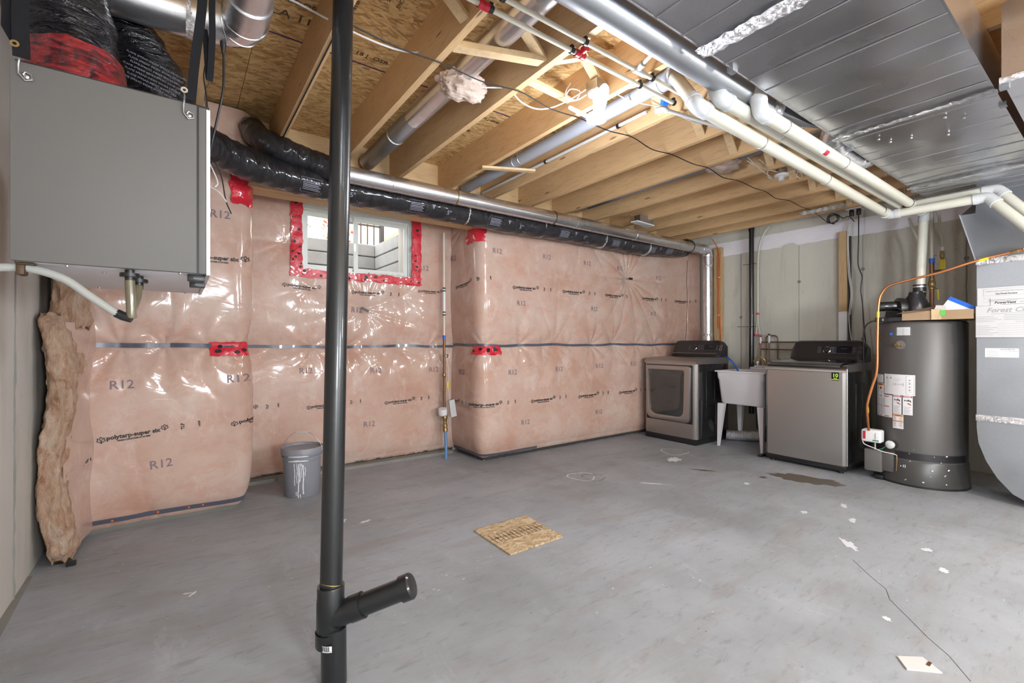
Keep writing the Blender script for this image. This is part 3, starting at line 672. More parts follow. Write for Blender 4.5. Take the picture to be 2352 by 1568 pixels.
# ---- outside: timber window well, railing, shrub, neighbouring house
tw = thing('window_well', 'grey timber window well seen through the basement window', 'window well', (1.4, 5.5, 1.2))
obj('gravel_bed', G().box(0, 3.6, 4.84, 6.2, 1.6, 1.72), 'gravel', tw)
for k in range(5):
    z = 1.66+k*.155
    obj('timber', G().rbox(-.4, 1.97, 5.62, 5.76, z, z+.145, .008, 1, False), 'timber', tw)
    obj('timber', G().rbox(1.97, 2.11, 4.83, 5.76, z, z+.145, .008, 1, False), 'timber', tw)
rg = thing('metal_railing', 'dark metal railing outside above the window well', 'railing', (2, 5.9, 2.4))
for z in (2.45, 2.72): obj('rail', G().box(1.6, 2.16, 5.88, 5.91, z, z+.02), 'fence', rg)
for k in range(7): obj('baluster', G().box(1.62+k*.085, 1.632+k*.085, 5.887, 5.903, 2.42, 2.95), 'fence', rg)
obj('post', G().box(2.13, 2.18, 5.87, 5.92, 2.42, 3.2), 'fence', rg); obj('rail', G().beam((2.18, 5.9, 2.55), (3.3, 6.4, 3.4), .04, .03), 'woodx', rg)['label'] = 'sloping wooden handrail'
def shrub(name, label, c, R, n, mat, seed):
    rs = random.Random(seed); ge = G()
    for k in range(n):
        d = Vector((rs.gauss(0, 1), rs.gauss(0, 1), rs.gauss(0, 1))).normalized(); p = Vector(c)+Vector((d.x*R[0], d.y*R[1], d.z*R[2]))*rs.uniform(.45, 1)
        a = Vector((rs.uniform(-1, 1), rs.uniform(-1, 1), rs.uniform(-1, 1))).normalized(); b = a.cross(d).normalized(); s = rs.uniform(.02, .04)
        ge.add([p-a*s, p+b*s*.5, p+a*s, p-b*s*.5], [(0, 1, 2, 3)])
    t = thing(name, label, 'shrub', (c[0], c[1], c[2]-R[2])); o = obj('foliage', ge, mat, t, fixn=False); o['kind'] = 'stuff'
    st = G()
    for k in range(6): st.tube([(c[0], c[1], c[2]-R[2]), (c[0]+rs.uniform(-1, 1)*R[0]*.7, c[1], c[2]+rs.uniform(0, .6)*R[2])], [.02, .008], 6)
    obj('stem', st, 'joist', t)
shrub('shrub', 'green shrub outside above the timber window well', (.75, 6.3, 2.78), (.62, .3, .42), 2000, 'leaf', 1)
shrub('shrub', 'russet shrub outside behind the dark railing', (1.78, 6.6, 2.8), (.22, .2, .42), 420, 'leafr', 2)
hs = thing('neighbour_house', 'pale orange house glowing beyond the railing outside', 'house', (5, 11, 0)); obj('gable_wall', G().prism([(2.5, 0), (9, 0), (9, 5.2), (5.8, 7.5), (2.5, 5.2)], 'y', 11, 11.3), 'stucco', hs)
obj('lawn', G().box(-6, 12, 5.9, 30, 2.25, 2.35), 'gravel')
tag(bpy.data.objects['lawn'], 'gravel ground outside beyond the window well', 'ground'); bpy.data.objects['lawn']['kind'] = 'structure'
# ================================================================== VENTILATOR BOX, HOSES, STRAPS
V = Vector
hx0, hx1, hy0, hy1, hz0, hz1 = -.393, .082, 1.90, 2.71, 1.454, 2.028
hv = thing('ventilator_box', 'large grey heat-recovery ventilator box hanging from straps at the left', 'ventilator', (-.155, 2.3, hz0))
obj('case', G().rbox(hx0+.004, hx1-.008, hy0+.012, hy1, hz0+.002, hz1-.006, .004, 2), 'hrvs', hv)
dr = obj('door_panel', G().rbox(hx0, .047, hy0-.004, hy0+.014, hz0, hz1, .003, 2), 'hrv', hv)
obj('side_panel', G().rbox(.052, hx1, hy0-.003, hy0+.014, hz0, hz1-.004, .002, 2), 'hrv', hv)
obj('seal', G().box(.046, .053, hy0-.001, hy0+.012, hz0, hz1), 'ink', hv)
obj('side_flange', G().box(hx1-.008, hx1+.003, hy0-.006, hy1, hz0-.004, hz1-.008), 'hrvs', hv)
obj('top_seal', G().box(hx0+.01, hx1, hy0, hy1, hz1-.006, hz1+.004), 'blackp', hv)
for k in range(5): obj('flange_tab', G().lathe([(0, 0), (.008, 0), (.008, .005), (0, .005)], (hx1+.003, 1.98+k*.10, hz0+.24-.04*k), (1, 0, 0), 12), 'white', hv)
for y in (1.93, 2.05, 2.4): obj('screw', G().lathe([(0, .005), (.004, .004), (.004, 0)], (-.16+.12*math.sin(y*9), y, hz0), (0, 0, -1), 8), 'zinc', hv)
for x, y in ((.0, 1.915), (-.28, 2.62), (.02, 2.66)): obj('screw', G().lathe([(0, .006), (.005, .004), (.005, 0)], (x, y, hz0), (0, 0, -1), 8), 'zinc', hv)
for z in (1.49, 1.65, 1.80, 1.96): obj('screw', G().lathe([(0, .006), (.004, .004), (.004, 0)], (hx0, 1.93, z), (-1, 0, 0), 8), 'zinc', hv)
for x, y in ((.043, 1.955), (.052, 2.17)):
    l_ = obj('latch', G().rbox(x-.022, x+.028, y-.018, y+.018, hz0-.022, hz0+.002, .003, 2), 'blackp', hv)
    obj('latch_wire', G().cyl((x-.005, y-.022, hz0-.012), (x+.02, y-.022, hz0-.014), .0025, 8), 'zinc', l_)
for x, y in ((-.132, 1.886+.05), (-.118, 2.10)):
    obj('drain_spigot', G().lathe([(0, 0), (.013, 0), (.013, .022), (.026, .022), (.026, .034), (.013, .034), (.013, .045), (0, .045)][::-1], (x, y, hz0-.045), (0, 0, 1), 14), 'blackp', hv)
for x, z in ((-.362, 1.985), (.022, 1.985)):
    hk = obj('eye_hook', G().tube([V((x-.012, hy0-.012, z+.075)), V((x-.008, hy0-.012, z+.06)), V((x-.012, hy0-.012, z+.03)), V((x-.012, hy0-.010, z+.005)), V((x+.002, hy0-.010, z-.012)), V((x+.016, hy0-.010, z-.006)), V((x+.014, hy0-.010, z+.008)), V((x+.002, hy0-.010, z+.012)), V((x-.003, hy0-.010, z+.002))], .0028, 8), 'zinc', hv)
    obj('hook_bolt', G().lathe([(0, .008), (.006, .006), (.009, 0), (0, 0)], (x+.004, hy0-.004, z), (0, -1, 0), 10), 'zinc', hk)
def webbing(name, label, P, w_, rows=1):
    t = thing(name, label, 'strap', P[-1]); Q = cr(P, 6); ge = G(); vs = []
    for p in Q: vs += [(p.x-w_/2, p.y-.0015, p.z), (p.x+w_/2, p.y-.0015, p.z), (p.x+w_/2, p.y+.0015, p.z), (p.x-w_/2, p.y+.0015, p.z)]
    for i in range(len(Q)-1):
        for k in range(4): ge.f.append((i*4+k, i*4+(k+1) % 4, i*4+4+(k+1) % 4, i*4+4+k))
    ge.f += [(0, 1, 2, 3), tuple((len(Q)-1)*4+k for k in range(4))]; ge.v = vs; ge.sm = [False]*len(ge.f)
    obj('webbing', ge, 'web', t); return t
s_ = webbing('hanging_strap', 'black webbing strap at the left corner of the grey ventilator box', [(-.34, 1.99, ZJ), (-.352, 1.92, 2.45), (-.368, 1.885, 2.2), (-.365, 1.875, 2.03)], .036)
obj('strap_tail', G().add([(-.392, 1.90, 2.5), (-.366, 1.90, 2.5), (-.372, 1.90, 2.16), (-.384, 1.90, 2.06), (-.412, 1.905, 2.12), (-.410, 1.905, 2.25)], [(0, 1, 2, 3, 4, 5)]), 'web', s_)
obj('grommet', G().lathe([(.0045, 0), (.010, 0), (.010, .003), (.0045, .003), (.0045, 0)], (-.378, 1.873, 2.063), (0, -1, 0), 16), 'brass', s_)
s_ = webbing('hanging_strap', 'black webbing strap at the right corner of the grey ventilator box', [(.072, 1.96, ZJ), (.062, 1.90, 2.38), (.042, 1.885, 2.18), (.030, 1.875, 2.03)], .028)
obj('grommet', G().lathe([(.0045, 0), (.010, 0), (.010, .003), (.0045, .003), (.0045, 0)], (.012, 1.873, 2.058), (0, -1, 0), 16), 'zinc', s_)
Q = cr([(.100, 1.98, ZJ), (.092, 1.93, 2.42), (.092, 1.92, 2.28), (.084, 1.93, 2.14), (.076, 1.95, 2.28), (.07, 1.97, 2.34)], 6); ge = G(); vs = []
for p in Q: vs += [(p.x-.010, p.y, p.z), (p.x+.010, p.y, p.z), (p.x+.010, p.y+.002, p.z), (p.x-.010, p.y+.002, p.z)]
for i in range(len(Q)-1):
    for k in range(4): ge.f.append((i*4+k, i*4+(k+1) % 4, i*4+4+(k+1) % 4, i*4+4+k))
ge.v = vs; ge.sm = [False]*len(ge.f); obj('strap_tail', ge, 'web', s_)
# black flexible ducts rising from the box
def flex(name, label, P, r, seed, collar=True, ribs=.055, mat='sleeve', parent=None):
    Q = cr(P, 14); L = 0; rr = []
    for i, p in enumerate(Q):
        if i: L += (Q[i]-Q[i-1]).length
        rr.append(r*(1+ribs*.5*math.sin(L*55+seed)+ribs*math.sin(L*17+seed*2)+.02*math.sin(L*131)))
    ge = G(); ge.tube(Q, rr, 44); rs = random.Random(seed); 
    ge.v = [(v[0]+.004*math.sin(v[2]*60+v[0]*40+seed), v[1]+.004*math.sin(v[0]*70+v[2]*50), v[2]+.004*math.sin(v[1]*64+v[0]*33)) for v in ge.v]
    t = thing(name, label, 'duct', P[0]); obj('sleeve', ge, mat, t); return t, Q, rr
f1, Q, rr = flex('flexible_duct', 'fat black flexible duct on the front left of the grey ventilator box', [(-.285, 2.10, 2.03), (-.285, 2.10, 2.12), (-.29, 2.12, 2.25), (-.34, 2.18, 2.42), (-.42, 2.27, 2.56), (-.50, 2.4, 2.60)], .118, 1, mat='film')
cg = G(); cg.tube([(-.275, 2.095, 2.035), (-.278, 2.098, 2.08), (-.282, 2.10, 2.13), (-.284, 2.105, 2.165)], [.125, .130, .128, .124], 40)
cg.v = [(a+.003*math.sin(c*200+b*90), b+.003*math.sin(c*150+a*120), c+.004*math.sin(a*60)) for a, b, c in cg.v]; obj('red_tape', cg, 'redd', f1)
f2_, Q2, _ = flex('flexible_duct', 'black flexible duct on the rear right of the grey ventilator box', [(-.055, 2.47, 2.03), (-.055, 2.47, 2.14), (-.075, 2.48, 2.28), (-.14, 2.50, 2.44), (-.25, 2.55, 2.56), (-.40, 2.62, 2.60)], .115, 2, mat='film')
cg = G(); cg.tube([(-.05, 2.46, 2.035), (-.055, 2.47, 2.09), (-.056, 2.47, 2.125)], [.122, .126, .121], 40)
cg.v = [(a+.003*math.sin(c*200+b*90), b+.003*math.sin(c*150+a*120), c) for a, b, c in cg.v]; obj('red_tape', cg, 'redd', f2_)
# print on the second sleeve
fl = planefn((-.085, 2.357, 2.24), (.96, .05, -.26), (.22, -.10, .96))
for k in range(7): letters('sleeve_print', 'FLAME SPREAD INDEX SMOKE DEVELOPED'[:34-3*(k % 3)], .0105, 'ltext', lambda u, v, k=k: fl(u-.01, v+.10-k*.016)+V((0, -.006+.5*(u*u), 0)), f2_, 0, rot=0)
letters('sleeve_print', 'R-4.2', .03, 'ltext', lambda u, v: fl(u+.05, v-.10)+V((0, .004+.5*(u*u), 0)), f2_, 0.0004)
# drain hose
dh = thing('drain_hose', 'clear drain hose looping under the grey ventilator box to a metal clip', 'hose', (-.14, 1.97, 1.29))
obj('hose', G().tube(cr([(-.70, 2.0, 1.36), (-.55, 1.98, 1.425), (-.42, 1.97, 1.44), (-.36, 1.965, 1.44), (-.29, 1.96, 1.415), (-.23, 1.955, 1.365), (-.175, 1.95, 1.32), (-.145, 1.945, 1.30)], 8), .0125, 14), 'hose', dh)
obj('hose_end', G().tube(cr([(-.132, 1.936, 1.42), (-.130, 1.936, 1.37), (-.128, 1.938, 1.315), (-.127, 1.94, 1.298)], 6), [.0135]*18+[.012], 14), 'hosed', dh)
obj('hose_branch', G().tube(cr([(-.118, 2.10, 1.42), (-.122, 2.07, 1.37), (-.13, 2.0, 1.325), (-.137, 1.955, 1.305)], 6), .0125, 14), 'hosed', dh)
obj('tee', G().tube([(-.165, 1.951, 1.313), (-.15, 1.946, 1.304), (-.127, 1.94, 1.295)], [.0145, .0145, .013], 12), 'blackp', dh)
cl = obj('clip', G().rbox(-.392, -.372, 1.945, 1.99, 1.418, 1.458, .006, 2), 'rust', dh); obj('clip_tab', G().rbox(-.388, -.350, 1.93, 1.98, 1.448, 1.4535, .002, 1), 'rust', dh)
# power cord
pc = thing('hanging_wire', 'black power cord dropping from the ceiling behind the grey ventilator box', 'cord', (.10, 2.5, 2.03))
obj('cord', G().tube(cr([(.150, 2.31, 2.50), (.152, 2.31, 2.40), (.150, 2.32, 2.30), (.130, 2.34, 2.18), (.112, 2.36, 2.08), (.10, 2.40, 2.0), (.09, 2.45, 1.93)], 8), .0045, 10), 'cord', pc)
obj('plug', G().lathe([(0, 0), (.006, 0), (.012, .035), (.012, .05), (0, .05)], (.150, 2.31, 2.455), (0, 0, 1), 12), 'blackp', pc)
wr2 = thing('control_wires', 'loose black and white control wires beside the grey ventilator box', 'wire', (.10, 2.5, 1.9))
for k, (P, m_) in enumerate((([(.10, 2.42, 2.05), (.125, 2.40, 2.01), (.15, 2.40, 1.95), (.165, 2.39, 1.85), (.185, 2.38, 1.79)], 'cord'), ([(.10, 2.42, 2.02), (.12, 2.40, 1.97), (.135, 2.39, 1.92), (.125, 2.39, 1.90)], 'cable'), ([(.10, 2.42, 1.91), (.14, 2.39, 1.88), (.168, 2.385, 1.84)], 'cable'), ([(.09, 2.3, 2.40), (.08, 2.28, 2.32), (.09, 2.27, 2.22), (.095, 2.28, 2.1), (.09, 2.3, 2.03)], 'cord'), ([(.09, 2.3, 2.40), (.105, 2.3, 2.33), (.085, 2.29, 2.24), (.10, 2.3, 2.12)], 'copperd'))):
    obj('wire', G().tube(cr(P, 6), .0028, 7), m_, wr2)
# galvanised duct coming in overhead at the left
gd = thing('round_duct', 'galvanised round duct with an elbow above the left straps', 'duct', (.22, 2.2, 2.5))
obj('pipe', G().tube([(.228, -1.0, 2.60), (.228, 2.10, 2.60)], .080, 40), 'galv', gd)
el = bend([(.228, 2.10, 2.60), (.228, 2.30, 2.585), (.02, 2.33, 2.58)], .12, 8); obj('elbow', G().tube(el, .086, 40), 'galv', gd)
for p, ax in ((el[2], (0, 1, 0)), (el[5], (-.4, .9, 0)), (el[7], (-.9, .4, 0))): obj('bead', G().lathe([(.084, 0), (.0895, .002), (.0895, .006), (.084, .008)], p, ax, 32), 'galv', gd)
obj('pipe', G().tube([(.02, 2.33, 2.58), (X0, 2.36, 2.575)], .086, 40), 'galv', gd)
obj('foil_band', G().tube([(.075, 2.33, 2.58), (.02, 2.33, 2.58)], .089, 32), 'foil', gd)

# ================================================================== BLACK SLEEVED DUCTS ALONG THE BACK WALL
def sl(t): return V((t, 3.70-.01*math.sin(t*2), 2.435+.018*math.sin(t*1.3)))
P = [(.02, 3.30, 2.46), (.20, 3.48, 2.45), (.45, 3.60, 2.425), (.80, 3.66, 2.415), (1.2, 3.675, 2.41), (1.8, 3.68, 2.415), (2.5, 3.68, 2.405), (3.2, 3.68, 2.415), (4.0, 3.68, 2.42), (4.6, 3.68, 2.415), (5.2, 3.69, 2.455), (5.55, 3.70, 2.49), (5.75, 3.74, 2.56)]
bd, Qb, rb = flex('sleeved_duct', 'long black-sleeved insulated duct running along the top of the back wall', P, .106, 3, ribs=.03)
for i, x in enumerate((2.12, 3.02, 3.93, 4.72)):
    obj('pinch_band', G().lathe([(.09, 0), (.1095, .004), (.1095, .016), (.09, .02)], (x, 3.68, 2.413), (1, 0, 0), 28), 'foil', bd)
def sleevefn(x0, a0, r=.0985):
    """surface of the long sleeve: u along it, v up round it; a0 measured down from horizontal front"""
    def f(u, v):
        x = x0+u; i = np.interp(x, [q.x for q in Qb], range(len(Qb))); j = int(i); q = Qb[j]; rr_ = rb[j]+.0055; a = a0-v/rr_
        return V((x, q.y-rr_*math.cos(a), q.z-rr_*math.sin(a)))
    return f
for x in (.78, 1.62, 2.42, 3.30, 4.10, 4.78, 5.15):
    f = sleevefn(x, .55)
    letters('sleeve_print', '5"', .052, 'ltext', sleevefn(x+.30, .55), bd, .001)
    letters('sleeve_print', 'R-4.2', .022, 'ltext', sleevefn(x+.36, .98), bd, .0004)
    fr = rects([(-.075, -.055, .075, -.053), (-.075, .053, .075, .055), (-.075, -.055, -.073, .055), (.073, -.055, .075, .055)]+[(-.062, .03-k*.0125, .05+.012*(k % 2), .036-k*.0125) for k in range(6)])
    letters('sleeve_label', 'INSULATED DUCT', .012, 'ltext', lambda u, v, f=f: f(u, v+.0) if abs(v) > .04 else f(u, v), bd, 0, extra=fr)
    letters('sleeve_print', 'UL', .022, 'ltext', sleevefn(x+.15, .25), bd, 0, extra=[[(-.018, .012), (.018, .012), (.0, -.028)]])
ub, _, _ = flex('sleeved_duct', 'crinkled black-sleeved duct bending up beside the first joist, above the long one', [(.42, 3.92, 2.80), (.43, 3.80, 2.76), (.46, 3.66, 2.66), (.55, 3.60, 2.60), (.72, 3.585, 2.56), (.88, 3.54, 2.515), (1.02, 3.505, 2.48)], .082, 6, ribs=.05)
# ---- bright galvanised duct with its drop behind the dryer
sd = thing('round_duct', 'long bright galvanised duct along the back wall dropping behind the dryer', 'duct', (5.86, 3.5, 1.0))
obj('pipe', G().tube([(.95, 3.5, 2.475), (5.70, 3.5, 2.475)], .0635, 40), 'galv', sd)
obj('elbow', G().tube(bend([(5.68, 3.5, 2.475), (5.865, 3.5, 2.475), (5.865, 3.5, 2.28)], .13, 8), .067, 32), 'galv', sd)
obj('pipe', G().tube([(5.865, 3.5, 2.30), (5.865, 3.5, .9)], .0635, 40), 'galv', sd)
for x in (1.35, 3.35, 4.30): obj('seam', G().lathe([(.0625, 0), (.0665, .003), (.0665, .010), (.0625, .013)], (x, 3.5, 2.475), (1, 0, 0), 28), 'galv', sd)
for x, m_ in ((1.93, 'brass'), (3.05, 'rust'), (5.45, 'cord')): obj('hanger_wire', G().lathe([(.0635, 0), (.069, .002), (.069, .009), (.0635, .011)], (x, 3.5, 2.475), (1, 0, 0), 28), m_, sd)
for z in (2.27, 1.33): obj('foil_band', G().tube([(5.865, 3.5, z), (5.865, 3.5, z-.03)], .0665, 28), 'foil', sd)
# ---- duct lying in the second joist bay
jd = thing('round_duct', 'galvanised duct lying inside the joist bay above the beam', 'duct', (1.31, 2.5, 2.7))
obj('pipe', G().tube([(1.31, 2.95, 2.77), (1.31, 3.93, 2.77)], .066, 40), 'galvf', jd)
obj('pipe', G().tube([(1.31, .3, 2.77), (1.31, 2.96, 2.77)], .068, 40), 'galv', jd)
obj('seam', G().lathe([(.066, 0), (.072, .004), (.072, .010), (.066, .014)], (1.31, 3.28, 2.77), (0, 1, 0), 28), 'galv', jd)
jd2 = thing('round_duct', 'galvanised duct inside a far joist bay above the wad of fibreglass', 'duct', (3.76, 2.6, 2.7))
obj('pipe', G().tube([(3.76, 1.0, 2.79), (3.76, 3.9, 2.79)], .06, 32), 'galvf', jd2)
obj('foil_band', G().tube([(3.76, 3.7, 2.79), (3.76, 3.9, 2.79)], .062, 28), 'foil', jd2)
def tuft(name, label, c, R, seed, mat='fibre', wrap=None):
    bm = bmesh.new(); bmesh.ops.create_icosphere(bm, subdivisions=5, radius=1)
    for v in bm.verts:
        d = v.co.normalized(); n1 = noise.fractal(d*1.9+V((seed, 0, 0)), 1, 2.1, 6); n2 = noise.noise(d*9+V((0, seed, 0)))
        k = 1+.26*n1+.06*n2; v.co = V((c[0]+d.x*R[0]*k, c[1]+d.y*R[1]*k, c[2]+d.z*R[2]*k))
    bm.verts.ensure_lookup_table(); ge = G().add([v.co.copy() for v in bm.verts], [[q.index for q in f.verts] for f in bm.faces], True); bm.free()
    t = thing(name, label, 'insulation', c); obj('wad', ge, mat, t); return t
M['pale_fibre'] = flat('pale_fibreglass', (.46, .35, .29, 1), .95, bmp=1.0, bscale=40, var=.25)
t = tuft('fibreglass_wad', 'pale fibreglass wad stuffed round the duct in the joist bay', (1.33, 2.33, 2.715), (.15, .10, .075), 3.3, 'pale_fibre')
obj('vent_tube', G().tube([(1.38, 2.28, 2.70), (1.54, 2.22, 2.72)], .004, 8), 'white', t)
tuft('fibreglass_wad', 'small torn fibreglass wad between the far joists left of the white lampholder', (3.72, 2.1, 2.72), (.17, .13, .05), 8.1, 'pale_fibre')
# ================================================================== LAMP
lb = thing('light_bulb', 'lit white three-leaf LED bulb glowing on the ceiling', 'light bulb', (1.955, 1.856, 2.49))
bx, by, bz = 1.955, 1.856, 2.49
obj('bulb_base', G().lathe([(0, 0), (.035, .002), (.056, .012), (.060, .028), (.056, .045), (.040, .055), (.022, .06), (.017, .10), (.017, .13), (0, .13)], (bx, by, bz), (0, 0, 1), 32), 'glow', lb)
for a in (math.radians(234+5), math.radians(234+118), math.radians(234-118)):
    d = V((math.cos(a), math.sin(a), 0)); sd_ = V((-d.y, d.x, 0)); up = V((0, 0, 1)); rise = .62; n = 20
    ax = (d*math.cos(rise)+up*math.sin(rise)); nn = (up*math.cos(rise)-d*math.sin(rise)); c0 = V((bx, by, bz+.035))+d*.035
    ge = G(); vs = []
    prof = [(.0, .018), (.01, .026), (.04, .032), (.09, .0345), (.13, .031), (.152, .022), (.163, .010)]
    for h, w_ in prof:
        for k in range(12):
            b_ = 2*PI*k/12; vs.append(c0+ax*h+sd_*w_*math.cos(b_)+nn*.009*math.sin(b_))
    fs = [(i*12+k, i*12+(k+1) % 12, (i+1)*12+(k+1) % 12, (i+1)*12+k) for i in range(len(prof)-1) for k in range(12)]+[tuple(range(12)), tuple(range(len(vs)-12, len(vs)))]
    lf = obj('light_leaf', ge.add(vs, fs, True), 'glow', lb)
    obj('leaf_hinge', G().cyl(c0-ax*.008-sd_*.016, c0-ax*.008+sd_*.016, .006, 10), 'blackp', lf)
obj('socket', G().lathe([(0, 0), (.022, 0), (.024, .035), (.05, .04), (.052, .052), (0, .052)], (bx, by, bz+.122), (0, 0, 1), 28), 'white', lb)
obj('ceiling_box', G().rbox(bx-.045, bx+.045, by-.045, by+.045, bz+.172, bz+.235, .006, 2), 'zinc', lb)
lp = thing('lampholder', 'empty white ceiling lampholder between the far joists', 'lampholder', (4.12, 1.79, 2.60))
obj('holder', G().lathe([(0, 0), (.022, 0), (.024, .03), (.05, .036), (.056, .046), (.054, .052), (0, .052)], (4.12, 1.79, 2.585), (0, 0, 1), 32), 'white', lp)
obj('ceiling_box', G().lathe([(0, 0), (.045, 0), (.045, .045), (0, .045)], (4.12, 1.79, 2.637), (0, 0, 1), 8, False), 'zinc', lp)
def cable(name, label, paths, r, mat='cable', cat='cable', base=None):
    t = thing(name, label, cat, base or paths[0][0])
    for P in paths: obj('cable', G().tube(cr(P, 8), r, 8), mat, t)
    return t
cable('ceiling_cable', 'white electrical cable looped beside the lit bulb', [[(1.585, 2.18, 2.69), (1.68, 2.20, 2.665), (1.80, 2.20, 2.665), (1.90, 2.14, 2.69), (1.98, 2.02, 2.74), (2.02, 1.9, 2.78)], [(1.93, 2.05, 2.80), (1.90, 2.06, 2.74), (1.92, 2.06, 2.70), (1.96, 2.03, 2.70), (1.96, 2.0, 2.74), (1.92, 2.04, 2.755), (1.91, 2.06, 2.72), (1.95, 2.02, 2.69), (1.97, 1.95, 2.70)]], .0045)
cable('ceiling_cable', 'white electrical cable bowed below the subfloor left of the joist-bay duct', [[(.25, 2.45, 2.88), (.40, 2.28, 2.78), (.60, 2.26, 2.74), (.76, 2.25, 2.72), (.90, 2.27, 2.735), (1.00, 2.30, 2.77), (1.06, 2.33, 2.81)]], .005)
cable('ceiling_cable', 'white cable with loops hanging round the empty lampholder', [[(3.75, 1.9, 2.74), (3.92, 1.86, 2.65), (4.0, 1.84, 2.62), (4.02, 1.82, 2.585), (3.95, 1.82, 2.59), (3.95, 1.82, 2.64), (4.02, 1.81, 2.65), (4.08, 1.80, 2.65)], [(4.16, 1.78, 2.655), (4.24, 1.74, 2.68), (4.32, 1.72, 2.67), (4.30, 1.71, 2.62), (4.24, 1.72, 2.63), (4.28, 1.72, 2.69), (4.36, 1.7, 2.75)], [(3.8, 1.92, 2.72), (3.84, 1.86, 2.67), (3.93, 1.84, 2.66), (3.98, 1.85, 2.70), (3.90, 1.87, 2.74)]], .0035)
cable('ceiling_cable', 'pale cable stub bridging two joists right of the lit bulb', [[(2.07, 1.86, 2.72), (2.25, 1.84, 2.70), (2.50, 1.76, 2.70)], [(2.56, 1.82, 2.75), (2.8, 1.80, 2.72), (3.0, 1.78, 2.74)]], .004)
P = [(.57, 2.06, 2.652)]+[(x, 2.10+.012*math.sin(x*7), 2.650-.018*abs(math.sin((x-.605)/.4874*PI))) for x in [.605+.2437*k for k in range(0, 22)]]+[(5.86, 2.12, 2.62), (5.93, 2.08, 2.56)]
cc = cable('extension_wire', 'thin black wire stapled in a long line under the joists', [P], .0035, 'cord', 'wire')
cc2 = cable('extension_wire', 'coiled black wire hanging under the ceiling in front of the right wall', [[(5.90+.002*k, 2.03+.050*math.cos(k*.5)+.002*(k % 7), 2.60+.050*math.sin(k*.5)+.002*(k % 5)) for k in range(44)], [(5.95, 1.98, 2.62), (5.93, 1.93, 2.585), (5.94, 1.90, 2.60), (5.93, 1.86, 2.57), (5.95, 1.84, 2.53)]], .004, 'cord', 'wire')
cable('joist_wire', 'black wire stapled along the underside of the leftmost full joist', [[(.586, y, 2.655) for y in (1.2, 2.0, 2.8, 3.5, 3.8)]], .004, 'cord', 'wire')
# ================================================================== BLACK DRAIN STACK
ds = thing('drain_stack', 'black plastic drain stack with a capped side branch standing in the foreground', 'pipe', (.452, 1.70, 0))
topv, midv, botv = V((0.532, 1.866, 2.90)), V((.4405, 1.716, .315)), V((.447, 1.700, 0))
obj('upper_pipe', G().tube([midv, topv], .0385, 40), 'abs', ds)
e = (topv-midv).normalized()
obj('lower_pipe', G().tube([botv, V((.446, 1.702, .20))], .0435, 40), 'abs', ds)
tp = G(); tp.lathe([(.0385, 0), (.0455, 0), (.0465, -.002), (.0465, -.045), (.048, -.05), (.048, -.155), (.0435, -.165), (.0505, -.158), (.0505, -.205), (.049, -.209), (.0435, -.209)], V((.4405, 1.716, .345)), (0.02, 0.02, 1), 40)
tee = obj('tee_fitting', tp, 'abs', ds)
bdir = V((.175, -.127, .085)).normalized(); b0 = V((.448, 1.706, .235))
hub = G(); hub.tube([b0, b0+bdir*.055, b0+bdir*.075], [.046, .042, .042], 32); hub.lathe([(.0385, .0), (.0455, .0), (.0455, .048), (.0385, .048)], b0+bdir*.065, bdir, 32); obj('branch_hub', hub, 'abs', tee)
obj('branch_pipe', G().tube([b0+bdir*.09, b0+bdir*.30], .0385, 32), 'abs', ds)
obj('end_cap', G().lathe([(.0385, 0), (.0455, 0), (.0455, .036), (.040, .042), (0, .043)], b0+bdir*.262, bdir, 36), 'abs', ds)
obj('glue_line', G().lathe([(.0386, 0), (.0394, .001), (.0394, .003), (.0386, .004)], V((.441, 1.717, .349)), (.3, .1, 1), 32), 'brass', ds)
def cylfn(c, r, a0, z0): return lambda u, v: V((c[0]+r*math.cos(a0+u/r), c[1]+r*math.sin(a0+u/r), z0+v))
f = cylfn((.4445, 1.7045), .0518, math.radians(228), .150)
st = G(); st.v = [f(-.021+.042*i/6, q) for i in range(7) for q in (-.011, .011)]; st.f = [(i*2, i*2+2, i*2+3, i*2+1) for i in range(6)]; st.sm = [True]*6
sk = obj('barcode_sticker', st, 'label', ds, fixn=False)
f = cylfn((.4445, 1.7045), .0521, math.radians(228), .150)
letters('sticker_print', '772 02', .008, 'ink', lambda u, v: f(u+.008, v-.0075), sk, 0, extra=[[(-.024+.0024*k, .001), (-.024+.0024*k+.0007*(1+k % 3), .001), (-.024+.0024*k+.0007*(1+k % 3), .017), (-.024+.0024*k, .017)] for k in range(12)])
# ================================================================== WHITE PIPES UNDER THE JOISTS
def pipe_set(name, label, P, r, fit, mat='pvc', rings=(), lab=(), cat='pipe'):
    """straight runs, with swept elbows at inner corners and sockets at both sides of each"""
    t = thing(name, label, cat, P[-1]); P = [V(p) for p in P]
    for i in range(len(P)-1):
        a, b = P[i], P[i+1]; d = (b-a).normalized(); L = (b-a).length
        a2 = a+d*(r*1.2 if i else 0); b2 = b-d*(r*1.2 if i < len(P)-2 else 0)
        if (b2-a2).dot(d) > 0: obj('pipe', G().tube([a2, b2], r, 28), mat, t)
    for i in range(1, len(P)-1):
        a = (P[i-1]-P[i]).normalized(); b = (P[i+1]-P[i]).normalized(); k = r*1.5
        el = obj('elbow', G().tube(bend([P[i]+a*k, P[i], P[i]+b*k], k, 8), r*1.13, 26), fit, t)
        for q in (a, b): obj('socket', G().tube([P[i]+q*(k-.002), P[i]+q*(k+r*.85)], r*1.2, 26), fit, t)
    for p, ax, m_ in rings: obj('wire_band', ring(G(), p, ax, r, .003, .007, 24), m_, t)
    return t
r2 = .034
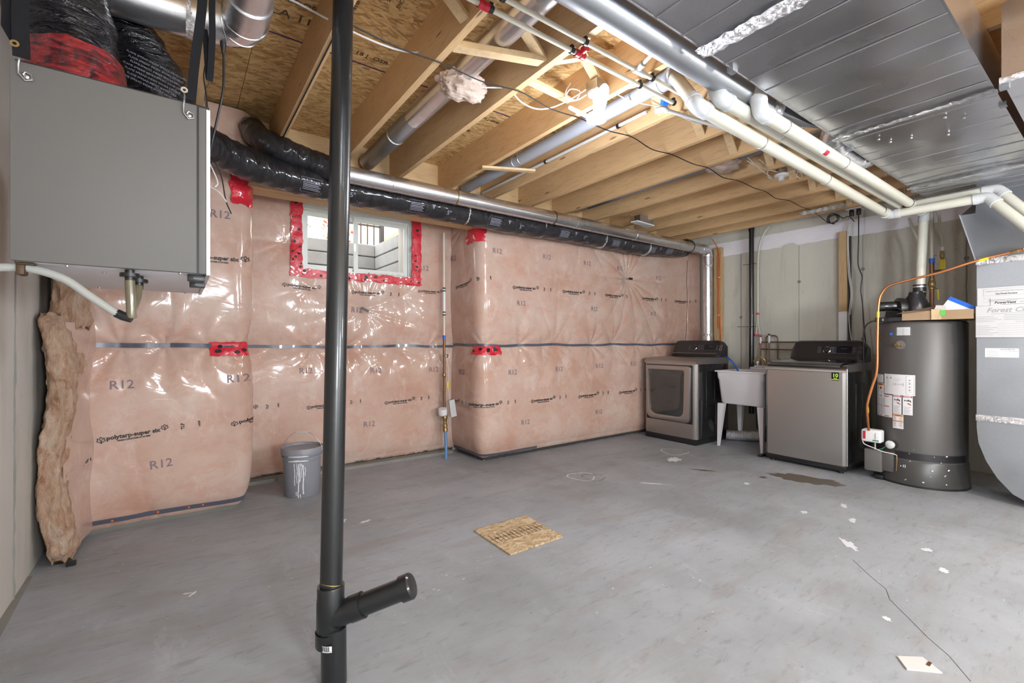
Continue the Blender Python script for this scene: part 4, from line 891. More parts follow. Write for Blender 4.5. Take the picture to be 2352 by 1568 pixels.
A1 = pipe_set('vent_pipe', 'lowest cream PVC vent pipe of the bundle, turning across the right wall', [(2.20, 1.52, 2.70), (2.045, 1.272, 2.37), (4.90, 1.272, 2.305), (4.90, .673, 2.305), (4.78, .42, 1.955)], r2, 'pvcw',
    rings=[((2.68, 1.272, 2.357), (1, 0, 0), 'zinc'), ((3.58, 1.272, 2.337), (1, 0, 0), 'zinc'), ((4.72, 1.272, 2.313), (1, 0, 0), 'cord')])
A2 = pipe_set('vent_pipe', 'middle cream PVC vent pipe of the bundle, turning above the lowest one', [(2.24, 1.40, 2.74), (2.12, 1.198, 2.40), (5.0, 1.198, 2.375), (5.0, .64, 2.375), (4.90, .42, 2.06)], r2, 'pvcw',
    rings=[((2.75, 1.198, 2.397), (1, 0, 0), 'zinc'), ((3.75, 1.198, 2.391), (1, 0, 0), 'zinc'), ((4.85, 1.198, 2.386), (1, 0, 0), 'cord')])
A3 = pipe_set('vent_pipe', 'rear cream PVC vent pipe dropping to the grey water heater', [(2.36, 1.16, 2.60), (2.36, 1.124, 2.375), (5.30, 1.124, 2.36), (5.30, 1.150, 1.72)], r2, 'pvcw',
    rings=[((2.62, 1.124, 2.374), (1, 0, 0), 'zinc'), ((3.45, 1.124, 2.37), (1, 0, 0), 'zinc'), ((4.85, 1.124, 2.362), (1, 0, 0), 'cord')])
for t in (A1, A2, A3):
    for ch in t.children:
        if ch.name.split('.')[0] == 'pipe': ch.data.materials[0] = M['pvc']
def plab(c, ax, r, a, wid, hgt, m_, par):
    """small curved sticker on a pipe running along x"""
    ge = G(); n = 5; vs = []
    for i in range(n+1):
        an = a+(hgt/r)*(i/n-.5)
        for q in (-wid/2, wid/2): vs.append((c[0]+q, c[1]-(r+.0012)*math.cos(an), c[2]-(r+.0012)*math.sin(an)))
    ge.v = vs; ge.f = [(i*2, i*2+1, i*2+3, i*2+2) for i in range(n)]; ge.sm = [True]*n; return obj('pipe_label', ge, m_, par, fixn=False)
plab((3.12, 1.124, 2.372), 0, r2, .9, .05, .03, 'redink', A3); plab((3.07, 1.124, 2.372), 0, r2, .9, .045, .03, 'label', A3)
plab((3.42, 1.198, 2.392), 0, r2, 1.0, .05, .03, 'redink', A2)
plab((4.90, 1.198, 2.386), 0, r2*1.2, 1.0, .05, .02, 'redink', A2)
# white 3-inch drain in the joist bay and the thinner line next to it
wp = pipe_set('drain_pipe', 'white PVC drain pipe lying in the joist bay over the lit bulb', [(2.28, 3.93, 2.73), (2.28, 1.58, 2.735), (2.20, 1.46, 2.735)], .048, 'pvcg', 'pvcg')
for ch in wp.children: ch.data.materials[0] = M['pvcg']
for y in (3.08, 3.0): obj('hanger_wire', G().lathe([(.048, 0), (.052, .002), (.052, .008), (.048, .01)], (2.28, y, 2.735), (0, 1, 0), 24), 'zinc', wp)
tw_ = thing('support_stick', 'short split wooden stick propping the white drain pipe', 'stick', (2.2, 3.08, 2.64)); obj('stick', G().beam((2.0, 3.17, 2.647), (2.40, 2.98, 2.647), .045, .018), 'brid', tw_)
def clip(t, p, r, ax=(1, 0, 0), m_='blackp'):
    obj('pipe_clip', G().lathe([(r, -.009), (r+.005, -.009), (r+.005, .009), (r, .009)], p, ax, 18), m_, t)
    obj('pipe_clip', G().box(p[0]-.008, p[0]+.008, p[1]-.008, p[1]+.008, p[2]+r, max(ZJ, p[2]+r+.004)), m_, t)
ra = .0115
w1 = thing('water_pipe', 'upper cream water pipe crossing under the joists with a grey tee', 'pipe', (1.0, 1.55, 2.62))
obj('pipe', G().tube([(.35, 1.54, 2.635), (2.55, 1.545, 2.635)], ra, 16), 'cpvc', w1)
for x in (1.075, 1.55, 2.05): clip(w1, (x, 1.543, 2.635), ra)
obj('tee', G().tube([(1.90, 1.545, 2.635), (1.98, 1.545, 2.635)], ra*1.45, 16), 'pvcw', w1); obj('pipe', G().tube([(1.93, 1.545, 2.64), (1.86, 1.30, 2.66)], ra, 14), 'cpvc', w1); obj('collar', G().tube([(1.925, 1.53, 2.64), (1.915, 1.495, 2.642)], ra*1.5, 14), 'pvcw', w1)
w2 = thing('water_pipe', 'lower cream water pipe crossing under the joists with red couplings', 'pipe', (1.0, 1.625, 2.62))
obj('pipe', G().tube([(.35, 1.625, 2.635), (2.36, 1.625, 2.632)], ra, 16), 'cpvc', w2)
for x in (1.07, 1.54, 2.05, 2.36): clip(w2, (x, 1.625, 2.634), ra)
for x in (1.02, 1.045, 1.575, 1.61): obj('coupling', G().tube([(x-.012, 1.625, 2.634), (x+.012, 1.625, 2.634)], ra*1.6, 14), 'redp', w2)
obj('coupling', G().tube([(1.59, 1.60, 2.640), (1.59, 1.575, 2.642)], ra*1.5, 14), 'redp', w2)
w3 = thing('water_pipe', 'short grey-white water pipe continuing right past the vent elbows', 'pipe', (2.6, 1.66, 2.62))
obj('pipe', G().tube([(2.38, 1.70, 2.63), (3.06, 1.60, 2.63)], ra, 14), 'pvcw', w3); obj('elbow', G().tube(bend([(2.40, 1.697, 2.63), (2.37, 1.70, 2.63), (2.36, 1.75, 2.635)], .02, 4), ra*1.5, 14), 'pvcw', w3); clip(w3, (3.04, 1.603, 2.63), ra); obj('end_band', G().tube([(2.30, 1.66, 2.634), (2.335, 1.65, 2.634)], ra*1.55, 12), 'blue', w3)
w4 = thing('water_pipe', 'thin grey-white water pipe along the joist right of the white drain', 'pipe', (2.47, 2.5, 2.7))
obj('pipe', G().tube([(2.47, 3.9, 2.72), (2.47, 1.9, 2.725)], ra, 14), 'pvcw', w4)
for y in (2.92, 2.14): clip(w4, (2.47, y, 2.722), ra, (0, 1, 0))
# ================================================================== MAIN DUCTS
md = thing('trunk_duct', 'wide flat galvanised trunk duct with cross ribs overhead at the right', 'duct', (3, .75, 2.44))
dy0, dy1, dz = .415, 1.076, 2.44
ge = G(); nx, ny = 150, 14; vs = []
dx0, dx1 = .3, 5.45
for i in range(nx+1):
    x = dx0+(dx1-dx0)*i/nx
    for j in range(ny+1):
        y = dy0+(dy1-dy0)*j/ny; e_ = math.sin(PI*j/ny); b_ = .004*e_*math.sin(x*5.1+.6)+.003*e_*math.sin(x*11+y*7)
        if abs(x-3.42) < .25: b_ += .012*e_*math.cos((x-3.42)/.25*PI/2)
        vs.append((x, y, dz-b_))
ge.add(vs, [(i*(ny+1)+j, (i+1)*(ny+1)+j, (i+1)*(ny+1)+j+1, i*(ny+1)+j+1) for i in range(nx) for j in range(ny)], True)
obj('bottom_sheet', ge, 'duct', md, fixn=False)
for y in (dy0, dy1): obj('side_sheet', G().box(dx0, dx1, y-.002, y+.002, dz-.003, 2.645), 'duct', md)
obj('top_sheet', G().box(dx0, dx1, dy0, dy1, 2.638, 2.645), 'duct', md)
for x in (.62, .9, 1.17, 1.451, 1.62, 1.935, 2.148, 2.30, 2.482, 2.663, 2.843, 3.053, 3.28, 3.44, 3.611, 3.766, 3.958, 4.136, 4.346, 4.528, 4.80, 4.95, 5.1, 5.27):
    obj('rib', G().prism([(x-.005, dz-.001), (x-.002, dz-.005), (x+.002, dz-.005), (x+.005, dz-.001)], 'y', dy0+.004, dy1-.004), 'duct', md)
for k, (x, w_) in enumerate(((1.77, .085), (3.176, .045), (4.66, .05))):
    ge = G(); vs = []; n = 26
    for i in range(n+1):
        y = dy0-.012+(dy1-dy0+.024)*i/n
        for j in range(6):
            t_ = j/5; vs.append((x+(t_-.5)*w_+.004*math.sin(i*1.7+j)*(1 if j in (0, 5) else .4), y, dz-.013-.006*math.sin(PI*t_)-.004*math.sin(i*2.9+j*2.1)))
    ge.add(vs, [(i*6+j, (i+1)*6+j, (i+1)*6+j+1, i*6+j+1) for i in range(n) for j in range(5)], True); obj('foil_seam', ge, 'foil', md, fixn=False)
for x, y in ((2.0, dy1), (3.41, dy1), (3.41, dy0), (4.78, dy1)): obj('drive_clip', G().box(x-.02, x+.02, y-.014, y+.014, dz-.016, dz+.004), 'galvf', md)
for x, y in ((3.37, .92), (3.5, .80), (3.33, .62), (3.42, .56), (3.62, .66), (3.47, .89)): obj('sheet_screw', G().lathe([(0, .010), (.007, .007), (.008, 0)], (x, y, dz-.012), (0, 0, -1), 10), 'zinc', md)
for x in (2.95, 3.32, 4.05, 4.42, 4.9):
    ch = thing('hanger_chain', {2.95: 'shiny perforated hanger beside the trunk duct, nearest of the row', 3.32: 'perforated hanger left of the trunk duct, second of the row', 4.05: 'perforated hanger beside the trunk duct past the round branch', 4.42: 'dark hanger left of the trunk duct, fourth of the row', 4.9: 'dark hanger at the far end of the trunk duct'}[x], 'hanger', (x, 1.10, 2.4)); ge = G()
    for k in range(9): ge.lathe([(.003, 0), (.008, 0), (.008, .002), (.003, .002), (.003, 0)], (x, 1.165, 2.43+k*.022), (0, -1, 0), 10)
    obj('perforated_band', ge, 'zinc', ch)
rd = thing('round_duct', 'galvanised round duct hugging the left edge of the wide trunk duct', 'duct', (2, 1.19, 2.49))
obj('pipe', G().tube([(.3, 1.196, 2.492), (1.62, 1.196, 2.492)], .064, 36), 'galvf', rd); obj('pipe', G().tube([(1.60, 1.196, 2.492), (2.62, 1.196, 2.492)], .062, 36), 'galvf', rd)
fb = G(); fb.tube([(2.56, 1.196, 2.492), (2.60, 1.192, 2.492), (2.64, 1.186, 2.494)], [.067, .069, .066], 32); obj('foil_band', fb, 'foil', rd)
obj('boot', G().hull([(2.63, 1.245, 2.44), (2.63, 1.13, 2.44), (2.63, 1.13, 2.55), (2.63, 1.245, 2.55)], [(3.0, 1.082, 2.45), (3.0, 1.078, 2.45), (3.0, 1.078, 2.63), (3.0, 1.082, 2.63)]), 'galvf', rd)
tb_ = thing('branch_duct', 'round galvanised elbow branching from the left side of the trunk duct', 'duct', (3.5, 1.15, 2.5))
el = bend([(3.30, 1.09, 2.60), (3.42, 1.19, 2.49), (3.78, 1.17, 2.47), (3.9, 1.13, 2.52)], .14, 7); obj('elbow', G().tube(el, .075, 32), 'galv', tb_)
for k in (3, 8, 12, 15): obj('bead', G().lathe([(.074, 0), (.079, .002), (.079, .006), (.074, .008)], el[k], (el[k+1]-el[k-1]), 28), 'galv', tb_)
b2_ = thing('return_duct', 'dark galvanised return duct at the top right edge of the picture', 'duct', (3.6, .1, 2.32))
obj('box_sheet', G().box(2.79, 4.9, -.30, .345, 2.32, 2.64), 'duct', b2_)
obj('foil_seam', G().tube(cr([(2.785, .35, 2.314), (2.788, .2, 2.316), (2.79, 0, 2.314), (2.79, -.3, 2.316)], 6), .014, 10), 'foil', b2_)
for x in (3.05, 3.4, 3.8, 4.2): obj('rib', G().box(x-.004, x+.004, -.29, .34, 2.314, 2.321), 'duct', b2_)
obj('drive_clip', G().box(2.85, 2.88, .33, .36, 2.305, 2.33), 'galvf', b2_)
# furnace drop
fd = thing('furnace_duct', 'galvanised furnace duct standing on the floor at the right edge', 'duct', (5.2, .45, 0))
fx, fy, fk = 5.0, .75, 1.087
zk = lambda z: 1.22+(z-1.22)*fk
obj('drop_sheet', G().box(fx, 5.45, -.3, fy, .63, 1.85), 'galvf', fd)
obj('transition', G().add([(fx, fy, 1.85), (fx, -.3, 1.85), (fx, .84, 2.22), (5.15, .78, 2.25), (5.12, .62, 2.09), (5.22, -.3, 2.12), (5.32, .80, 2.44), (5.36, -.3, 2.44), (5.5, .80, 2.44), (5.5, -.3, 2.44), (5.45, fy, 1.85), (5.45, -.3, 1.85)],
    [(0, 2, 3, 4), (0, 4, 5, 1), (4, 3, 6, 7, 5), (2, 8, 6, 3), (0, 10, 8, 2), (10, 11, 9, 8), (6, 8, 9, 7), (1, 5, 7, 9, 11), (0, 1, 11, 10)]), 'galvf', fd)
obj('flange', G().beam((fx-.003, .755, 1.85), (fx-.003, .845, 2.225), .008, .006, (1, 0, 0)), 'galvf', fd)
pr = [(fy, .63), (fy, .55), (fy-.01, .44), (fy-.05, .31), (fy-.11, .19), (fy-.19, .09), (fy-.27, .045), (fy-.34, .03), (-.3, .03), (-.3, .63)]
ge = G(); ge.prism(pr, 'x', fx, 5.45); obj('curved_boot', ge, 'galvf', fd)
obj('foot', G().box(fx+.01, 5.44, -.3, .26, 0, .06), 'galvf', fd)
obj('foil_seam', G().rbox(fx-.006, 5.456, -.3, fy+.006, .61, .66, .004, 2), 'foil', fd); obj('foil_seam', G().rbox(fx-.006, 5.456, -.3, fy+.006, 1.815, 1.865, .004, 2), 'foil', fd)
for z in (1.635, 1.01, 1.20): obj('crease', G().box(fx-.003, fx, -.3, fy, z, z+.004), 'galvf', fd)
pf = lambda y, z, e=.012: planefn((fx-e, y*fk, zk(z)), (0, -fk, 0), (0, 0, fk))
dp = thing('document_pouch', 'white cardboard pouch with a script logo taped to the furnace duct', 'pouch', (fx-.01, .6, 1.25))
obj('pouch', G().rbox(fx-.014, fx-.001, .20, .755, zk(1.25), zk(1.475), .003, 1), 'paper', dp)
ln = rects([(-.215, .035-.011*k, -.13+.02*((k*7) % 3), .0375-.011*k) for k in range(4)]+[(-.215, -.03-.012*k, -.15+.02*((k*5) % 3), -.0275-.012*k) for k in range(6)]+[(-.08, .045-.011*k, .04, .0475-.011*k) for k in range(4)]+[(-.11, -.015-.015*k, .22, -.0140-.015*k) for k in range(6)])
letters('pouch_logo', 'Forest City', .046, 'inkg', pf(.535, 1.44, .0155), dp, .0006, shear=.35, extra=[[(-.08, -.026), (.11, -.020), (.11, -.0185), (-.08, -.0235)]])
letters('pouch_lines', 'Work Order', .010, 'inkg', pf(.475, 1.36, .0155), dp, 0, extra=ln)
mn = thing('manual', 'printed furnace manual standing upright in the pouch', 'booklet', (fx-.01, .55, 1.45))
obj('booklet', G().box(fx-.010, fx-.004, .33*fk, .685*fk, zk(1.42), zk(1.60)), 'paper', mn)
letters('cover_print', 'USERS INFORMATION MANUAL', .014, 'inkg', pf(.545, 1.572, .011), mn, 0, extra=rects([(-.11, -.030, .11, -.0285), (-.11, .016, .11, .0175), (-.11, -.03, -.1085, .0175), (.1085, -.03, .11, .0175), (-.11, -.05, -.05, -.0485), (-.11, -.075, .04, -.0735)]))
letters('cover_print', 'Gas-Fired Furnace', .014, 'ink', pf(.545, 1.554, .011), mn, .0003)
mn2 = thing('manual', 'second booklet titled in bold in front of the upright manual', 'booklet', (fx-.012, .45, 1.44))
obj('booklet', G().box(fx-.0135, fx-.0105, .24*fk, .62*fk, zk(1.42), zk(1.525)), 'paper', mn2)
letters('cover_print', 'PowerVent', .022, 'ink', pf(.55, 1.492, .0142), mn2, .0006, shear=.2, extra=rects([(-.08, .020, .10, .0215), (-.08, .012, .06, .0135), (-.02, -.014, .16, -.0125)]))
letters('cover_print', 'Water Heater', .018, 'inkg', pf(.43, 1.492, .0142), mn2, 0)
sr = thing('service_card', 'small white service card stuck low on the furnace duct', 'card', (fx-.003, .6, 1.115))
obj('card', G().box(fx-.003, fx-.001, .487*fk, .648*fk, zk(1.113), zk(1.176)), 'label', sr)
letters('card_print', 'Service Record', .011, 'ink', pf(.54, 1.168, .0036), sr, .0002, extra=rects([(-.10, -.012-.008*k, .05-.09*(k > 0), -.0108-.008*k) for k in range(6)]+[(-.02, -.030-.0065*k, .045, -.0293-.0065*k) for k in range(4)]))
# ================================================================== WATER HEATER
hc, hr = (5.30, 1.15), .305
wh = thing('water_heater', 'tall grey cylindrical water heater between the washer and the furnace duct', 'water heater', (5.30, 1.15, 0))
cyl = lambda adeg, z, e=.0015: cylfn(hc, hr+e, math.radians(adeg), z)
obj('tank', G().lathe([(0, .2), (hr, .2), (hr, 1.375), (hr-.004, 1.385), (hr-.02, 1.395), (0, 1.397)], (hc[0], hc[1], 0), (0, 0, 1), 96), 'tank', wh)
obj('rim_seam', G().lathe([(hr-.001, 0), (hr+.0025, .002), (hr+.0025, .006), (hr-.001, .008)], (hc[0], hc[1], 1.368), (0, 0, 1), 96), 'tank', wh)
obj('base_skirt', G().lathe([(0, .012), (hr+.014, .012), (hr+.014, .02), (hr+.006, .205), (hr, .215), (0, .215)], (hc[0], hc[1], 0), (0, 0, 1), 96), 'tankd', wh)
obj('base_ring', G().lathe([(0, 0), (hr+.016, 0), (hr+.016, .016), (0, .016)], (hc[0], hc[1], 0), (0, 0, 1), 96), 'blackp', wh)
def cpatch(par, name, mat, a0, a1, z0, z1, e=.002, n=10, ang=0):
    ge = G(); vs = []
    for i in range(n+1):
        a = math.radians(a0+(a1-a0)*i/n)
        for z in (z0, z1): vs.append((hc[0]+(hr+e)*math.cos(a), hc[1]+(hr+e)*math.sin(a), z))
    ge.add(vs, [(i*2, i*2+2, i*2+3, i*2+1) for i in range(n)], True); return obj(name, ge, mat, par, fixn=False)
def pline(a0, z0, L): return [[(a, b), (c, b), (c, d), (a, d)] for a, b, c, d in L]
cpatch(wh, 'rating_label', 'label', 163, 180.5, 1.276, 1.345); 
for k in range(9): letters('label_print', 'AVIS NOTICE CAUTION AVIS IMPORTANT'[:16], .0075, 'inkg', cyl(167, 1.336-.0072*k, .003), wh, 0); letters('label_print', 'NOTICE CAUTION AVIS', .0065, 'inkg', cyl(176, 1.336-.0072*k, .003), wh, 0)
cpatch(wh, 'energy_label', 'blue', 152, 156.5, 1.275, 1.305); letters('label_print', 'energy', .010, 'label', cyl(154.2, 1.29, .003), wh, 0)
cpatch(wh, 'wiring_label', 'label', 142, 186.5, .765, .94)
wl = rects([(.02, -.05, .03, -.049)])
L = [(-.105+.018*k, -.07, -.1045+.018*k, .045-.01*(k % 3)) for k in range(5)]+[(-.02, -.01, .045, -.008), (-.02, .01, .045, .0115), (-.02, -.01, -.018, .0115), (.043, -.01, .045, .0115), (.06, -.08, .0615, .07), (.06, .07, .115, .0715), (.1135, -.08, .115, .07), (.06, -.08, .115, -.0785)]+[(.07, -.06+.02*k, .10, -.0585+.02*k) for k in range(6)]+[(-.03, .03, .01, .0315), (-.03, .045, .02, .0465)]
letters('label_print', 'WIRING DIAGRAM', .010, 'inkg', lambda u, v: cyl(164, .855, .003)(u, v), wh, 0, extra=rects(L)+[disc(-.09+.035*k, .052, .008, .008, 8) for k in range(2)]+[disc(.085, -.045+.028*k, .006, .006, 8) for k in range(4)])
cpatch(wh, 'notice_label', 'label', 121, 140, .858, .93); letters('label_print', 'NOTICE', .012, 'inkg', cyl(130, .92, .003), wh, 0, extra=rects([(-.03, -.012-.007*k, .03, -.0105-.007*k) for k in range(6)]))
cpatch(wh, 'warning_label', 'label', 121, 141, .755, .853); cpatch(wh, 'warning_band', 'orangei', 122, 140, .833, .849, .0028)
letters('label_print', 'WARNING', .012, 'ink', cyl(131, .841, .0034), wh, .0003, extra=rects([(-.035, -.055-.006*k, .035, -.0538-.006*k) for k in range(5)])+rects([(-.025, -.045, -.018, -.012)]))
letters('label_print', '\u25B2', .0, 'redink', cyl(133, .812, .0034), wh, 0, extra=[[(-.012, -.012), (.018, -.012), (.014, .004), (.002, .014), (-.008, .0)]])
cpatch(wh, 'instruction_label', 'label', 121, 156, .56, .755)
letters('label_print', 'CAUTION', .010, 'inkg', cyl(133, .735, .003), wh, 0, extra=rects([(-.055+.06*(k % 2), -.014-.0062*(k//2), -.005+.06*(k % 2), -.0126-.0062*(k//2)) for k in range(46)]))
for z in (.742, .655, .57): letters('label_print', '', .01, 'redink', cyl(138, z, .0034), wh, 0, extra=rects([(-.075, -.003, -.01, .003), (.02, -.003, .07, .003)]))
for a0, a1 in ((157, 169.5), (171, 183.5)):
    am = (a0+a1)/2
    cpatch(wh, 'danger_label', 'label', a0, a1, .60, .765); cpatch(wh, 'danger_band', 'redink', a0+.5, a1-.5, .747, .761, .0028)
    letters('label_print', 'DANGER', .012, 'label', cyl(am, .754, .0034), wh, .0004)
    letters('label_print', '', .01, 'ink', cyl(am, .72, .0034), wh, 0, extra=rects([(-.006, -.004, .022, .004), (.004, .004, .010, .012), (.018, -.012, .023, .0), (-.022, -.004, -.016, .006), (-.013, -.004, -.009, .006)]))
    letters('label_print', '', .01, 'redink', cyl(am, .70, .0034), wh, 0, extra=[[(-.004, .004), (.012, -.002), (.026, -.014), (.024, -.018), (.004, -.008)]])
    letters('label_print', '', .01, 'inkg', cyl(am, .665, .0034), wh, 0, extra=rects([(-.026, -.009*k, .024-.008*(k % 3), .0025-.009*k) for k in range(7)]))
cpatch(wh, 'caution_label', 'label', 157, 172, .475, .597); cpatch(wh, 'caution_band', 'orangei', 157.3, 171.7, .580, .594, .0028); cpatch(wh, 'caution_band', 'orangei', 157.3, 171.7, .533, .543, .0028)
letters('label_print', 'WARNING', .009, 'ink', cyl(164.5, .587, .0034), wh, .0003, extra=rects([(-.035, -.016-.0085*k, .034-.006*(k % 2), -.0135-.0085*k) for k in range(4)]+[(-.035, -.062-.0085*k, .034-.006*(k % 2), -.0595-.0085*k) for k in range(5)]))
cpatch(wh, 'small_label', 'label', 142, 160, .075, .105); cpatch(wh, 'small_band', 'orangei', 142.5, 151, .078, .102, .0026)
cpatch(wh, 'air_screen', 'consol', 160, 262, .225, .285, .002, 30)
dots = G()
for i in range(78):
    for j in range(5):
        a = math.radians(161+100*i/78+(.6 if j % 2 else 0)); p = V((hc[0]+(hr+.003)*math.cos(a), hc[1]+(hr+.003)*math.sin(a), .232+.0115*j)); t_ = V((-math.sin(a), math.cos(a), 0))*.0022; u_ = V((0, 0, .0038))
        dots.add([p-t_, p-u_, p+t_, p+u_], [(0, 1, 2, 3)])
o = obj('screen_holes', dots, 'ink', wh, fixn=False); o['kind'] = 'stuff'
obj('logo_badge', G().lathe([(0, .003), (.03, .003), (.03, 0)], (hc[0]+hr*math.cos(math.radians(128)), hc[1]+hr*math.sin(math.radians(128)), 1.265), (math.cos(math.radians(128)), math.sin(math.radians(128)), 0), 24), 'copperd', wh)
def radial(a, z, e=0): a = math.radians(a); return V((hc[0]+(hr+e)*math.cos(a), hc[1]+(hr+e)*math.sin(a), z)), V((math.cos(a), math.sin(a), 0))
p, d = radial(168, 1.195); rv = obj('relief_valve', G().lathe([(.012, .002), (.012, .03), (.018, .032), (.018, .05), (.011, .052), (.011, .075), (0, .076)], p, d, 24), 'brass', wh)
obj('valve_dust_plate', G().lathe([(0, 0), (.036, 0), (.036, .003), (0, .003)], p, d, 28), 'galvf', rv)
p, d = radial(158, .33); obj('drain_valve', G().lathe([(0, 0), (.014, 0), (.014, .025), (.032, .027), (.035, .035), (.035, .05), (.028, .056), (0, .057)], p, d, 10), 'white', wh); obj('valve_dust_plate', G().lathe([(0, 0), (.038, 0), (.038, .003), (0, .003)], p, d, 28), 'tankd', wh)
obj('access_cover', G().rbox(4.99, 5.06, 1.34, 1.47, .07, .265, .012, 2), 'hrv', wh); obj('access_cover', G().rbox(5.0, 5.08, 1.26, 1.345, .09, .26, .006, 2), 'tank', wh)
obj('foot', G().rbox(5.02, 5.08, 1.34, 1.40, 0, .04, .006, 2), 'blackp', wh)
gv = obj('gas_control', G().rbox(4.93, 5.03, 1.33, 1.475, .335, .445, .016, 3), 'label', wh)
obj('control_print', G().add([(4.929, 1.46, .43), (4.929, 1.44, .43), (4.929, 1.44, .36), (4.929, 1.46, .36)], [(0, 1, 2, 3)]), 'redink', gv)
obj('control_print', G().add([(4.929, 1.39, .36), (4.929, 1.345, .36), (4.929, 1.345, .35), (4.929, 1.39, .35)], [(0, 1, 2, 3)]), 'green', gv)
letters('control_print', '', .010, 'inkg', planefn((4.9285, 1.372, .395), (0, 0, 1), (0, 1, 0)), gv, 0, extra=rects([(-.03, -.006, .03, -.003), (-.03, .001, .02, .004)]))
obj('control_stem', G().cyl((4.98, 1.385, .27), (4.98, 1.385, .34), .008, 12), 'zinc', wh)
for P, m_ in (([(5.02, 1.30, .36), (5.0, 1.29, .34), (4.985, 1.33, .29), (4.98, 1.37, .27)], 'green'), ([(5.02, 1.29, .355), (5.01, 1.31, .31), (4.99, 1.34, .28)], 'cord'), ([(4.95, 1.47, .34), (4.94, 1.45, .31), (4.97, 1.40, .285), (4.98, 1.33, .26), (5.0, 1.26, .25), (5.0, 1.235, .24)], 'white'), ([(4.995, 1.238, .245), (4.99, 1.235, .2), (4.99, 1.24, .11)], 'brass')):
    obj('wire', G().tube(cr(P, 6), .0035, 8), m_, wh)
sp = G(); rs = random.Random(4)
for k in range(16):
    a = rs.uniform(165, 230); z = rs.uniform(.04, .2) if k % 3 else rs.uniform(.2, .34); f = cylfn(hc, hr+.017 if z < .2 else hr+.004, math.radians(a), z); q = rs.uniform(.002, .006)
    sp.add([f(x*1.3, y) for x, y in disc(0, 0, q, q, 7)], [tuple(range(7))])
for x, y, w_, h_ in ((0, 0, .006, .022), (.012, .0, .006, .026), (-.018, -.003, .008, .01)): f = cylfn(hc, hr+.018, math.radians(173), .165); sp.add([f(x-w_/2, y-h_/2), f(x+w_/2, y-h_/2), f(x+w_/2, y+h_/2), f(x-w_/2, y+h_/2)], [(0, 1, 2, 3)])
o = obj('paint_specks', sp, 'paint', wh, fixn=False); o['kind'] = 'stuff'
# power-vent blower on top
bl = thing('vent_blower', 'black motor and blower housing on top of the water heater', 'blower', (5.2, 1.25, 1.397))
obj('volute', G().lathe([(0, 0), (.095, 0), (.105, .03), (.098, .09), (.075, .15), (.05, .19), (.046, .215), (0, .215)], (5.22, 1.165, 1.44), (0, 0, 1), 36), 'consol', bl)
obj('volute_back', G().lathe([(0, -.02), (.085, -.02), (.09, 0), (.09, .03), (.05, .035), (0, .035)], (5.11, 1.235, 1.515), (-.55, .83, 0), 28), 'blackp', bl)
obj('motor', G().lathe([(0, 0), (.040, 0), (.042, .004), (.042, .125), (.036, .13), (0, .13)], (5.10, 1.26, 1.535), (-.30, .95, 0), 28), 'oxide', bl)
obj('bracket', G().prism([(5.0, 1.40), (5.14, 1.40), (5.14, 1.49), (5.06, 1.49), (5.03, 1.43), (5.0, 1.43)], 'y', 1.20, 1.33), 'blackp', bl)
obj('bracket', G().rbox(5.02, 5.10, 1.30, 1.40, 1.398, 1.435, .004, 1), 'blackp', bl)
obj('label_tag', G().box(5.018, 5.02, 1.325, 1.345, 1.405, 1.425), 'label', bl)
for P in ([(5.04, 1.33, 1.50), (5.0, 1.26, 1.515), (4.99, 1.20, 1.49), (5.02, 1.17, 1.43)], [(5.05, 1.15, 1.43), (5.0, 1.12, 1.45), (5.02, 1.08, 1.47), (5.1, 1.05, 1.44)], [(5.02, 1.36, 1.41), (5.0, 1.42, 1.40), (5.02, 1.47, 1.35), (5.05, 1.49, 1.2), (5.1, 1.5, .9)]): obj('wire', G().tube(cr(P, 6), .005, 8), 'cord', bl)
obj('rubber_coupling', G().lathe([(.040, 0), (.046, 0), (.046, .085), (.036, .085)], (5.29, 1.152, 1.64), (0, 0, 1), 28), 'blackp', bl)
for z in (1.652, 1.70): obj('hose_clamp', G().lathe([(.046, 0), (.0485, 0), (.0485, .012), (.046, .012)], (5.29, 1.152, z), (0, 0, 1), 28), 'zinc', bl)
obj('volute_neck', G().lathe([(.05, -.02), (.044, .02), (.042, .04)], (5.26, 1.158, 1.62), (.3, 0, 1), 28), 'consol', bl)
# copper and brass supply beside the vent
sp_ = thing('supply_pipe', 'dull copper supply pipe with blue coupling and yellow-handled valve above the heater', 'pipe', (5.6, 1.10, 1.397))
sx, sy = 5.62, 1.137
obj('pipe', G().cyl((sx, sy, 1.39), (sx, sy, 1.97), .017, 18), 'copperd', sp_); obj('upper_pipe', G().cyl((sx, sy, 1.99), (sx, sy, 2.62), .015, 18), 'pex', sp_)
obj('coupling', G().lathe([(0, 0), (.021, 0), (.021, .04), (0, .04)], (sx, sy, 1.95), (0, 0, 1), 16), 'blue', sp_)
obj('ball_valve', G().lathe([(.017, 0), (.023, .005), (.023, .03), (.028, .04), (.028, .07), (.023, .08), (.023, .105), (.017, .11)], (sx, sy, 1.70), (0, 0, 1), 20), 'brass', sp_)
obj('valve_handle', G().rbox(sx-.06, sx-.045, sy-.06, sy-.045, 1.60, 1.70, .005, 2), 'yellow', sp_); obj('valve_stem', G().cyl((sx-.02, sy, 1.735), (sx-.055, sy-.05, 1.70), .005, 8), 'zinc', sp_)
obj('pipe', G().tube(bend([(sx, sy, 1.87), (sx, sy-.07, 1.87), (sx, sy-.07, 2.07)], .02, 5), .011, 14), 'copperd', sp_)
obj('check_valve', G().lathe([(0, 0), (.014, 0), (.018, .02), (.014, .04), (.014, .06), (0, .06)], (sx, sy-.07, 1.99), (0, 0, 1), 12), 'brass', sp_)
